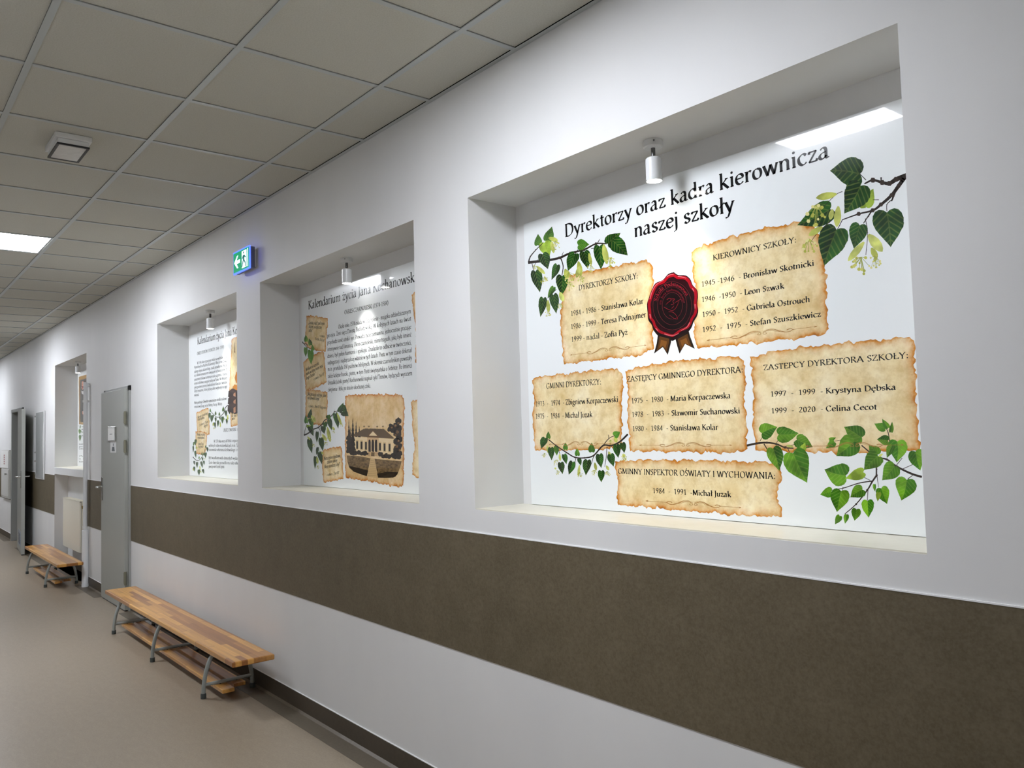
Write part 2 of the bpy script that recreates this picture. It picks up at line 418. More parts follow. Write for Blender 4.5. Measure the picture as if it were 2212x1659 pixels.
SL = ['white cylinder spotlight under the top of the nearest, largest-looking niche',
      'white cylinder spotlight in the middle niche, beside the wavy lamp reflection',
      'white cylinder spotlight in the third niche, left of the exit sign',
      'white cylinder spotlight in the farthest niche, above the portrait']
SP = [(-1.788,.130,0), (-4.012,.130,0), (-6.222,.126,0), (-10.98,.130,0)]
for i, (x, y, tilt) in enumerate(SP):
    t = thing('spotlight', (x, y, NT), SL[i], 'spotlight', 'ceiling spotlights of the niches')
    MB().lathe((x,y,NT), [(.032,0),(.033,-.002),(.033,-.022),(.030,-.025),(.004,-.025)], 36).build('base', M['white_plastic'], t, smooth=True)
    mb = MB(); mb.lathe((x+.024,y-.0225,NT-.009), [(.0035,0),(.0035,-.002)], 10, 'y'); mb.build('screw', M['grey_plastic'], t)
    MB().tube([(x,y,NT-.024),(x,y,NT-.045),(x-.001,y,NT-.062)], .0075, 16).build('joint', M['dark_chrome'], t, smooth=True)
    MB().lathe((x,y,NT-.058), [(.004,0),(.022,-.001),(.0275,-.006),(.0275,-.082),(.0255,-.082),(.0255,-.078)], 40).build('body', M['white_gloss'], t, smooth=True)
    MB().lathe((x,y,NT-.1375), [(.0255,0),(.0255,-.0018),(.001,-.0026)], 32).build('lens', M['spot_led'], t, smooth=True)
    L = bpy.data.lights.new('spotlight_beam', 'SPOT'); L.energy = SPOT_WATT; L.color = (1, .985, .95)
    L.spot_size = math.radians(82); L.spot_blend = .75; L.shadow_soft_size = .02
    lo = bpy.data.objects.new('beam', L); COL.objects.link(lo); lo.parent = t; lo.location = (0, 0, -.146)
    lo.rotation_euler = (math.radians(4), 0, 0)

# exit sign
def emis(name, rgb, st):
    return mat(name, tuple(v*.3 for v in rgb), .5, spec=.04, emit=(rgb, st))
t = thing('exit_sign', (-5.08, 0, 2.69), 'lit green and white exit sign with left arrow and running figure', 'exit sign')
MB().box(-5.17, -4.975, -.022, 0, 2.640, 2.752).build('wall_base', M['white_plastic'], t, bevel=.004)
MB().box(-5.215, -4.945, -.052, -.022, 2.625, 2.763).build('housing', M['grey_plastic'], t, bevel=.003)
MB().box(-5.221, -4.939, -.060, -.052, 2.620, 2.768).build('light_frame', emis('bluish_edge_light', (60,84,255), 4.0), t, bevel=.002)
X0, X1, Z0, Z1 = -5.214, -4.948, 2.630, 2.759
MB().box(X0, X1, -.0615, -.060, Z0, Z1).build('face', emis('lit_green', (0,158,104), 1.0), t)
WH = emis('lit_white', (215,248,255), 1.7); GR = emis('lit_green_figure', (6,110,100), .8)
def sg(u, v): return (X0+(X1-X0)*u, Z0+(Z1-Z0)*v)
def flat(mb, pts, y):
    mb.face([(sg(*p)[0], y, sg(*p)[1]) for p in pts])
mb = MB(); y = -.0618
flat(mb, [(.05,.5),(.24,.82),(.33,.82),(.22,.59),(.44,.59),(.44,.41),(.22,.41),(.33,.18),(.24,.18)], y); mb.build('arrow', WH, t)
mb = MB(); flat(mb, [(.55,.07),(.86,.07),(.86,.93),(.55,.93)], y); flat(mb, [(.91,.05),(.96,.05),(.96,.95),(.91,.95)], y); mb.build('doorway', WH, t)
mb = MB(); y = -.0621
for pts in ([(.64,.78),(.70,.78),(.70,.88),(.64,.88)], [(.62,.70),(.73,.72),(.72,.44),(.63,.44)], [(.56,.55),(.58,.49),(.66,.64),(.63,.69)], [(.72,.70),(.82,.58),(.80,.53),(.70,.63)],
            [(.63,.46),(.70,.46),(.62,.26),(.58,.12),(.54,.13),(.57,.28)], [(.67,.46),(.73,.46),(.80,.30),(.80,.10),(.76,.10),(.75,.28)]):
    flat(mb, pts, y)
mb.build('running_figure', GR, t)

# emergency light on the ceiling
t = thing('emergency_light', (-4.38, -1.18, HC), 'small square white emergency lamp with black-rimmed lens on the ceiling', 'emergency light')
x0, x1, y0, y1 = -4.512, -4.265, -1.248, -1.112
MB().box(x0-.012, x1+.012, y0-.012, y1+.012, HC-.022, HC+.004).build('base', M['white_plastic'], t, bevel=.004)
MB().box(x0, x1, y0, y1, HC-.045, HC-.022).build('housing', M['white_plastic'], t, bevel=.003)
mb = MB(); r = .009
for (a,b,c,e) in ((x0-.002,x1+.002,y0-.002,y0+r),(x0-.002,x1+.002,y1-r,y1+.002),(x0-.002,x0+r,y0+r,y1-r),(x1-r,x1+.002,y0+r,y1-r)): mb.box(a,b,c,e,HC-.053,HC-.045)
mb.build('lens_rim', M['black_plastic'], t)
MB().box(x0+r, x1-r, y0+r, y1-r, HC-.051, HC-.045).build('lens', M['lens'], t)

# ------------------------------------------------------------------ benches
def bench(x0, x1, legs, y0, y1, zt, label):
    t = thing('bench', ((x0+x1)/2, (y0+y1)/2, 0), label, 'bench', 'low wooden benches along the wall')
    MB().box(x0, x1, y0, y1, zt-.032, zt).build('seat', M['wood'], t, bevel=.007)
    yc = (y0+y1)/2
    for x in legs:
        for s in (-1, 1):
            path = catmull([(x, yc+s*.075, zt-.034), (x, yc+s*.105, zt-.06), (x, yc+s*.132, zt-.13), (x, yc+s*.148, .075), (x, yc+s*.150, .02)], 5)
            lg = MB().tube(path, .0125, 14).build('leg', M['bench_tube'], t, smooth=True)
            MB().lathe((x, yc+s*.150, 0), [(.0165,0),(.0165,.026),(.0145,.03)], 16).build('rubber_foot', M['rubber'], lg, smooth=True)
        MB().tube([(x, yc-.148, .078), (x, yc+.148, .078)], .0105, 12).build('cross_bar', M['bench_tube'], t, smooth=True)
        MB().box(x-.02, x+.02, yc-.09, yc+.09, zt-.037, zt-.032).build('seat_bracket', M['bench_tube'], t)
    for ya, yb in ((yc-.062, yc+.062),):
        MB().box(legs[0]+.02 if False else min(legs)-.04, max(legs)+.14, yc-.085, yc-.012, .044, .0665).build('shelf_board', M['wood'], t, bevel=.003)
        MB().box(min(legs)-.04, max(legs)+.06, yc+.012, yc+.085, .044, .0665).build('shelf_board', M['wood'], t, bevel=.003)
    for x in legs:
        for yb in (yc-.05, yc+.05): MB().lathe((x, yb, .0665), [(.006,0),(.006,.004),(.001,.006)], 10).build('shelf_bolt', M['bolt'], t)
    return t
bench(-7.61, -4.615, (-7.19, -6.10, -5.03), -.307, -.058, .290, 'long low bench with striped wooden seat and three leg frames, nearest to the viewer')
bench(-11.60, -9.55, (-11.22, -10.03), -.335, -.085, .290, 'shorter wooden bench with two leg frames, standing in front of the radiator')

# ------------------------------------------------------------------ radiator, pipe, cabinets
t = thing('radiator', (-10.9, .08, .27), 'cream flat panel radiator under the sill of the farthest niche', 'radiator')
x0, x1 = -11.38, -10.42
MB().box(x0, x1, .045, .065, .275, .855).build('front_panel', M['radiator'], t, bevel=.006)
MB().box(x0, x1, .105, .125, .275, .855).build('back_panel', M['radiator'], t, bevel=.006)
mb = MB(); mb.box(x0, x1, .043, .127, .862, .867); 
for k in range(40): mb.box(x0+.01+k*.0238, x0+.018+k*.0238, .05, .12, .866, .869)
for yy in (.043, .122): mb.box(x0, x1, yy, yy+.005, .852, .864)
mb.build('top_grille', M['radiator'], t)
for xx in (x0, x1-.004): MB().box(xx, xx+.004, .066, .104, .28, .86).build('side_cover', M['radiator'], t)
mb = MB(); mb.tube([(x1,.085,.80),(x1+.07,.085,.80)], .014, 12); mb.lathe((x1+.045,.06,.80), [(.012,.04),(.016,.03),(.016,0)], 14, 'y'); mb.build('valve', M['brass'], t, smooth=True)
MB().tube([(x1+.07,.085,.80),(x1+.085,.085,.80),(x1+.09,.085,.80),(x1+.155,.085,.80)], [.015,.022,.025,.022], 16).build('thermostat_head', M['white_plastic'], t, smooth=True)
MB().box(x0+.1, x0+.13, .125, .150, .3, .8).build('bracket', M['radiator'], t)
MB().box(x1-.13, x1-.1, .125, .150, .3, .8).build('bracket', M['radiator'], t)
t = thing('heating_pipe', (-9.725, -.036, 0), 'white vertical heating pipe on the wall between the radiator recess and the closed door', 'pipe')
MB().tube(catmull([(-9.725,-.036,.02),(-9.725,-.036,1.0),(-9.725,-.036,2.10),(-9.725,-.033,2.15),(-9.725,-.02,2.165),(-9.725,.0,2.168)],5), .022, 16).build('riser', M['white_gloss'], t, smooth=True)
MB().lathe((-9.725,-.036,0), [(.036,0),(.036,.03),(.033,.035),(.033,.60),(.024,.61)], 20).build('sleeve', M['white_gloss'], t, smooth=True)
for z in (1.99, .63):
    mb = MB(); mb.lathe((-9.725,-.036,z-.012), [(.028,0),(.028,.024)], 16); mb.box(-9.732,-9.718,-.036,0,z-.01,z+.01); mb.build('clamp', M['white_plastic'], t)
t = thing('hydrant_cabinet', (-15.72, 0, .66), 'tall pale cabinet with a small knob on the wall beside the far open door', 'cabinet')
MB().box(-16.15, -15.31, -.035, -.0052, .66, 1.45).build('body', M['cabinet'], t, bevel=.004)
MB().box(-16.12, -15.34, -.042, -.035, .69, 1.13).build('door', M['cabinet'], t, bevel=.003)
MB().box(-16.12, -15.34, -.042, -.035, 1.15, 1.43).build('upper_panel', M['paper'], t, bevel=.003)
MB().lathe((-15.45,-.042,1.06), [(.012,0),(.012,-.02),(.018,-.022),(.018,-.034)], 14, 'y').build('knob', M['chrome'], t, smooth=True)
mb = MB()
for k in range(5): mb.box(-15.83, -15.74, -.0428, -.042, 1.21+k*.035, 1.232+k*.035)
mb.build('notice_print', M['red_print'], t)
t = thing('notice_panel', (-12.66, 0, 1.06), 'tall translucent grey notice panel on the wall right of the open far door', 'notice panel')
MB().box(-12.99, -12.33, -.014, -.0052, 1.06, 1.98).build('backing', M['white_plastic'], t, bevel=.002)
mb = MB(); n = 14
for k in range(n):
    za, zb = 1.07+.9*k/n, 1.07+.9*(k+1)/n; fa, fb = [.02+.06*math.sin(3.1*q/n)**2 for q in (k, k+1)]  # wavy right edge bares white backing, shaping a strip of light
    mb.face([(-12.95,-.016,za),(-12.36-fa,-.016,za),(-12.36-fb,-.016,zb),(-12.95,-.016,zb)])
mb.build('cover_sheet', M['acrylic'], t)
for z in (1.12, 1.30, 1.42, 1.92): MB().lathe((-12.97,-.014,z), [(.012,0),(.012,-.012)], 12, 'y').build('clip', M['chrome'], t)

# ------------------------------------------------------------------ printing inks for the boards
def ink_mat(name, kind):
    Mx = bpy.data.materials.new(name); Mx.use_nodes = True
    nt = Mx.node_tree; b = nt.nodes['Principled BSDF']; N = nt.nodes.new; Lk = nt.links.new
    at_ = N('ShaderNodeAttribute'); at_.attribute_name = 'ink'
    tc = N('ShaderNodeTexCoord')
    out = at_.outputs['Color']
    if kind == 'leaf':
        uv = N('ShaderNodeUVMap'); uv.uv_map = 'uv'
        sp = N('ShaderNodeSeparateXYZ'); Lk(uv.outputs[0], sp.inputs[0])
        ab = N('ShaderNodeMath'); ab.operation = 'ABSOLUTE'; Lk(sp.outputs[1], ab.inputs[0])
        sk = N('ShaderNodeMath'); sk.operation = 'MULTIPLY_ADD'; Lk(ab.outputs[0], sk.inputs[0]); sk.inputs[1].default_value = -.75; Lk(sp.outputs[0], sk.inputs[2])
        ml = N('ShaderNodeMath'); ml.operation = 'MULTIPLY'; Lk(sk.outputs[0], ml.inputs[0]); ml.inputs[1].default_value = 34
        sn = N('ShaderNodeMath'); sn.operation = 'SINE'; Lk(ml.outputs[0], sn.inputs[0])
        rp = N('ShaderNodeMapRange'); Lk(sn.outputs[0], rp.inputs[0]); rp.inputs[1].default_value = .45; rp.inputs[2].default_value = 1
        mid = N('ShaderNodeMapRange'); Lk(ab.outputs[0], mid.inputs[0]); mid.inputs[1].default_value = .03; mid.inputs[2].default_value = 0
        mxm = N('ShaderNodeMath'); mxm.operation = 'MAXIMUM'; Lk(rp.outputs[0], mxm.inputs[0]); Lk(mid.outputs[0], mxm.inputs[1])
        sc = N('ShaderNodeMath'); sc.operation = 'MULTIPLY'; Lk(mxm.outputs[0], sc.inputs[0]); sc.inputs[1].default_value = .15
        mx = N('ShaderNodeMix'); mx.data_type = 'RGBA'; Lk(sc.outputs[0], mx.inputs[0]); Lk(out, mx.inputs[6])
        mx.inputs[7].default_value = lin((176,198,92)); out = mx.outputs[2]
        nz = N('ShaderNodeTexNoise'); nz.inputs['Scale'].default_value = 26; Lk(tc.outputs['Object'], nz.inputs['Vector'])
        mm = N('ShaderNodeMapRange'); Lk(nz.outputs[0], mm.inputs[0]); mm.inputs[1].default_value = .3; mm.inputs[2].default_value = .7; mm.inputs[3].default_value = .55; mm.inputs[4].default_value = 1.35
        vm = N('ShaderNodeVectorMath'); vm.operation = 'SCALE'; Lk(out, vm.inputs[0]); Lk(mm.outputs[0], vm.inputs['Scale']); out = vm.outputs[0]
    if kind == 'parchment':
        # 'ink' red channel: 1 at the torn rim, 0 inside
        sp = N('ShaderNodeSeparateColor'); Lk(out, sp.inputs[0])
        def noise(scale, det=5, rough=.6):
            nz = N('ShaderNodeTexNoise'); nz.inputs['Scale'].default_value = scale; nz.inputs['Detail'].default_value = det
            nz.inputs['Roughness'].default_value = rough; Lk(tc.outputs['Object'], nz.inputs['Vector']); return nz.outputs[0]
        r1 = N('ShaderNodeValToRGB'); Lk(noise(7), r1.inputs[0])
        e = r1.color_ramp.elements; e[0].position = .3; e[0].color = lin((222,194,136)); e[1].position = .7; e[1].color = lin((250,238,202))
        m_ = r1.color_ramp.elements.new(.5); m_.color = lin((239,220,172))
        r2 = N('ShaderNodeValToRGB'); Lk(noise(32, 6, .7), r2.inputs[0])
        e = r2.color_ramp.elements; e[0].position = .36; e[0].color = (.62,.5,.3,1); e[1].position = .56; e[1].color = (1,1,1,1)
        mu = N('ShaderNodeMix'); mu.data_type = 'RGBA'; mu.blend_type = 'MULTIPLY'; mu.inputs[0].default_value = .38
        Lk(r1.outputs[0], mu.inputs[6]); Lk(r2.outputs[0], mu.inputs[7])
        ed = N('ShaderNodeMath'); ed.operation = 'MULTIPLY_ADD'; Lk(noise(22, 6, .65), ed.inputs[0]); ed.inputs[1].default_value = 1.5; ed.inputs[2].default_value = -.78
        ad = N('ShaderNodeMath'); ad.operation = 'ADD'; ad.use_clamp = True
        gt = N('ShaderNodeMath'); gt.operation = 'MULTIPLY'; Lk(ed.outputs[0], gt.inputs[0])
        sq = N('ShaderNodeMath'); sq.operation = 'POWER'; Lk(sp.outputs[0], sq.inputs[0]); sq.inputs[1].default_value = .6; Lk(sq.outputs[0], gt.inputs[1])
        Lk(gt.outputs[0], ad.inputs[0]); 
        s2 = N('ShaderNodeMath'); s2.operation = 'MULTIPLY'; Lk(sp.outputs[0], s2.inputs[0]); s2.inputs[1].default_value = .55; Lk(s2.outputs[0], ad.inputs[1])
        rr = N('ShaderNodeValToRGB'); Lk(ad.outputs[0], rr.inputs[0])
        e = rr.color_ramp.elements; e[0].position = 0; e[0].color = (1,1,1,1); e[1].position = .95; e[1].color = lin((112,62,18))
        m_ = e.new(.45); m_.color = lin((220,158,76))
        m2 = N('ShaderNodeMix'); m2.data_type = 'RGBA'; m2.blend_type = 'MULTIPLY'; m2.inputs[0].default_value = 1
        Lk(mu.outputs[2], m2.inputs[6]); Lk(rr.outputs[0], m2.inputs[7])
        # overall tint: green channel = sepia amount
        m3 = N('ShaderNodeMix'); m3.data_type = 'RGBA'; m3.blend_type = 'MULTIPLY'; Lk(sp.outputs[1], m3.inputs[0]); Lk(m2.outputs[2], m3.inputs[6])
        m3.inputs[7].default_value = lin((222,180,140)); out = m3.outputs[2]
    if kind == 'engraving':
        nz = N('ShaderNodeTexNoise'); nz.inputs['Scale'].default_value = 60; nz.inputs['Detail'].default_value = 5
        mp = N('ShaderNodeMapping'); mp.inputs['Scale'].default_value = (.6, 1, 1.6); Lk(tc.outputs['Object'], mp.inputs[0]); Lk(mp.outputs[0], nz.inputs['Vector'])
        mm = N('ShaderNodeMapRange'); Lk(nz.outputs[0], mm.inputs[0]); mm.inputs[1].default_value = .35; mm.inputs[2].default_value = .65; mm.inputs[3].default_value = .55; mm.inputs[4].default_value = 1.5
        vm = N('ShaderNodeVectorMath'); vm.operation = 'SCALE'; Lk(out, vm.inputs[0]); Lk(mm.outputs[0], vm.inputs['Scale']); out = vm.outputs[0]
    Lk(out, b.inputs['Base Color'])
    gloss(Mx)
    return Mx
def gloss(Mx):
    """glossy laminate, slightly warped so that lamp reflections bend"""
    nt = Mx.node_tree; b = nt.nodes['Principled BSDF']
    b.inputs['Roughness'].default_value = .17; b.inputs['Specular IOR Level'].default_value = .12
    b.inputs['Coat Weight'].default_value = .6; b.inputs['Coat Roughness'].default_value = .02
    g = nt.nodes.new('ShaderNodeNewGeometry')
    nz = nt.nodes.new('ShaderNodeTexNoise'); nz.inputs['Scale'].default_value = 1.7; nz.inputs['Detail'].default_value = 0
    nt.links.new(g.outputs['Position'], nz.inputs['Vector'])
    bp = nt.nodes.new('ShaderNodeBump'); bp.inputs['Strength'].default_value = 1; bp.inputs['Distance'].default_value = .0055
    nt.links.new(nz.outputs[0], bp.inputs['Height'])
    nt.links.new(bp.outputs[0], b.inputs['Coat Normal']); nt.links.new(bp.outputs[0], b.inputs['Normal'])
M['ink'] = ink_mat('printed_ink', 'flat'); M['leaf'] = ink_mat('printed_leaf', 'leaf')
M['parchment'] = ink_mat('printed_parchment', 'parchment'); M['engraving'] = ink_mat('printed_engraving', 'engraving')
M['laminate'] = mat('white_glossy_laminate', (236,240,240)); gloss(M['laminate'])
BLACK = lin((14,15,18)); 
YP, YA, YB_, YT = BOARD-.0003, BOARD-.0006, BOARD-.0009, BOARD-.0012    # print layers
def Z(ox, oy, sc):
    return lambda x, y: (ox+x*sc, oy+y*sc)
_n = [0]
def lay(y):
    _n[0] += 1
    return y - 1.5e-6*(_n[0] % 120)
def fillpoly(mb, px, y, col, mi=0):
    y = lay(y)
    P = [at(*p, y) for p in px]
    from mathutils.geometry import tessellate_polygon
    for tri in tessellate_polygon([[Vector((p.x, p.z, 0)) for p in P]]):
        mb.face([P[i] for i in tri], mi, [col]*3, None)
def ribbon(mb, px, w0, w1, y, col, mi=0, n=4):
    y = lay(y)
    pts = catmull(px, n); L = len(pts)
    for i in range(L-1):
        (xa,ya),(xb,yb) = pts[i], pts[i+1]; dx, dy = xb-xa, yb-ya; q = math.hypot(dx,dy) or 1
        nx, ny = -dy/q, dx/q; a, b = (w0+(w1-w0)*i/(L-1))/2, (w0+(w1-w0)*(i+1)/(L-1))/2
        ex_, ey_ = dx/q*a*.4, dy/q*a*.4
        mb.face([at(xa+nx*a-ex_, ya+ny*a-ey_, y), at(xb+nx*b+ex_, yb+ny*b+ey_, y), at(xb-nx*b+ex_, yb-ny*b+ey_, y), at(xa-nx*a-ex_, ya-ny*a-ey_, y)], mi, [col]*4)
def dot(mb, c, r, y, col, n=8, mi=0):
    fillpoly(mb, [(c[0]+r*math.cos(2*math.pi*k/n), c[1]+r*math.sin(2*math.pi*k/n)) for k in range(n)], y, col, mi)

# heart-shaped leaf, mapped from petiole (base) to tip
HEART = [(0,.0),(-.07,.10),(-.10,.24),(-.06,.37),(.05,.46),(.18,.50),(.33,.485),(.48,.42),(.62,.32),(.75,.21),(.86,.11),(.94,.045),(1.0,.0)]
GREENS = [((12,48,16),(34,84,24)), ((44,96,28),(84,130,38)), ((120,150,40),(150,176,60)), ((46,100,18),(104,154,34)), ((176,182,84),(198,204,112))]
def leaf_print(mb, base, tip, w, shade, y):
    bx, by = base; dx, dy = tip[0]-bx, tip[1]-by; L = math.hypot(dx,dy); ux, uy = dx/L, dy/L; nx, ny = -uy, ux
    c0, c1 = GREENS[shade]; k = random.random(); j = .85+.3*random.random()
    bend = random.uniform(-.06, .06)
    def P(t, v): 
        v2 = v + bend*math.sin(math.pi*max(t,0))
        return at(bx+ux*L*t+nx*w*v2, by+uy*L*t+ny*w*v2, y)
    for side in (1, -1):
        dk = (k if side == 1 else 1-k)
        col = lin(tuple(min(255,(a+(b-a)*dk)*j) for a, b in zip(c0, c1)))
        for (t0, v0), (t1, v1) in zip(HEART, HEART[1:]):
            z = 1 + .05*random.uniform(-1,1)
            m0, m1 = max(t0,0), max(t1,0)
            mb.face([P(m0,0), P(m1,0), P(t1, side*v1*z), P(t0, side*v0)], 1, [col]*4, [(m0,0),(m1,0),(t1,side*v1),(t0,side*v0)])
def bract(mb, a, b, w, y, shade=4):
    dx, dy = b[0]-a[0], b[1]-a[1]; L = math.hypot(dx,dy); ux, uy = dx/L, dy/L
    c0, c1 = GREENS[shade]; k = random.random(); col = lin(tuple(p+(q-p)*k for p, q in zip(c0, c1)))
    y = lay(y)
    pr = [(0,.12),(.2,.36),(.45,.5),(.7,.46),(.9,.26),(1,.03)]
    def P(t, v): return at(a[0]+ux*L*t-uy*w*v, a[1]+uy*L*t+ux*w*v, y)
    for (t0,v0),(t1,v1) in zip(pr, pr[1:]):
        mb.face([P(t0,-v0),P(t1,-v1),P(t1,v1),P(t0,v0)], 1, [col]*4, [(t0,-v0*.3),(t1,-v1*.3),(t1,v1*.3),(t0,v0*.3)])
def flower(mb, c, r, y, n=16):
    for k in range(n):
        a, q = random.uniform(0, 6.283), r*math.sqrt(random.random())
        p = (c[0]+q*math.cos(a), c[1]+q*math.sin(a))
        ribbon(mb, [(c[0], c[1]-r*.9), p], r*.05, r*.05, y, lin((150,158,70)))
        dot(mb, p, r*random.uniform(.10,.2), y-.0001, lin(random.choice([(206,204,110),(186,186,84),(222,216,146),(166,170,72)])), 6)
def branch(board, name, zz, sc, stems, leaves, bracts=(), flowers=(), wood=(44,36,32)):
    mb = MB()
    for s_ in stems:
        pts, w0, w1 = s_
        ribbon(mb, [zz(*p) for p in pts], w0*sc, w1*sc, YA, lin(wood))
        for q in range(1, len(pts)-1):
            x, y = pts[q]; dot(mb, zz(x+random.uniform(-3,3), y), w0*sc*.55, YA, lin((58,48,42)), 6)
    for a, b, w_ in bracts: bract(mb, zz(*a), zz(*b), w_*sc, YA-.00005)
    for i, l in enumerate(leaves): leaf_print(mb, zz(*l[0]), zz(*l[1]), l[2]*sc, l[3], YA-.0001-.000004*i)
    for c, r in flowers: flower(mb, zz(*c), r*sc, YA-.0002)
    return mb.build(name, [M['ink'], M['leaf']], board, fix=False)

# torn parchment: outline given in photo pixels, rim rings for the browned edge
_pn = [0]
def parchment(board, name, px, amp=.0035, seed=1, sepia=0.0, y=None, label=None):
    y = YP if y is None else y
    rnd = random.Random(seed); P = [at(*p, y) for p in px]; out = []
    n = len(P)
    for i in range(n):
        a, b = P[i], P[(i+1)%n]; L = (b-a).length; k = max(2, int(L/.007))
        t_ = (b-a)/L; nrm = Vector((t_.z, 0, -t_.x)); ph = rnd.uniform(0, 6)
        for j in range(k):
            s_ = j/k; f = math.sin(math.pi*s_)*.6+.4
            o = amp*f*(.7*math.sin(ph+s_*L*70)+.6*math.sin(2*ph+s_*L*163)+.9*rnd.uniform(-1,1)+(1.6*rnd.random() if rnd.random() < .06 else 0))
            out.append(a.lerp(b, s_) + nrm*o)
    from mathutils.geometry import delaunay_2d_cdt
    V2 = [Vector((p.x, p.z)) for p in out]; m_ = len(V2)
    def dist(p):
        best = 9
        for i in range(m_):
            q = V2[i]; dx, dz = p.x-q.x, p.y-q.y; e_ = dx*dx+dz*dz
            if e_ < best: best = e_
        return math.sqrt(best)
    def inside(p):
        c_ = False; j = m_-1
        for i in range(m_):
            if (V2[i].y > p.y) != (V2[j].y > p.y) and p.x < (V2[j].x-V2[i].x)*(p.y-V2[i].y)/(V2[j].y-V2[i].y)+V2[i].x: c_ = not c_
            j = i
        return c_
    pts, ds = list(V2), [0.0]*m_
    x0, x1 = min(p.x for p in V2), max(p.x for p in V2); z0, z1 = min(p.y for p in V2), max(p.y for p in V2); g = .011
    for a_ in range(int((x1-x0)/g)+1):
        for b_ in range(int((z1-z0)/g)+1):
            p = Vector((x0+(a_+.5*(b_%2))*g, z0+b_*g))
            if inside(p):
                d_ = dist(p)
                if d_ > .0045: pts.append(p); ds.append(d_)
    r_ = delaunay_2d_cdt(pts, [(i,(i+1)%m_) for i in range(m_)], [], 1, 1e-7)
    idx = [(o_[0] if o_ else 0) for o_ in r_[3]]
    _pn[0] += 1; yy = thin(y - 2.5e-5*(_pn[0] % 8))
    mb = MB(); rim = lambda d_: math.exp(-d_/.0105)*.95
    for f_ in r_[2]:
        mb.face([(r_[0][i].x, yy, r_[0][i].y) for i in f_], 0, [(rim(ds[idx[i]]), sepia, 0, 1) for i in f_])
    o = mb.build(name, M['parchment'], board, fix=False)
    if label: o['label'] = label
    return o

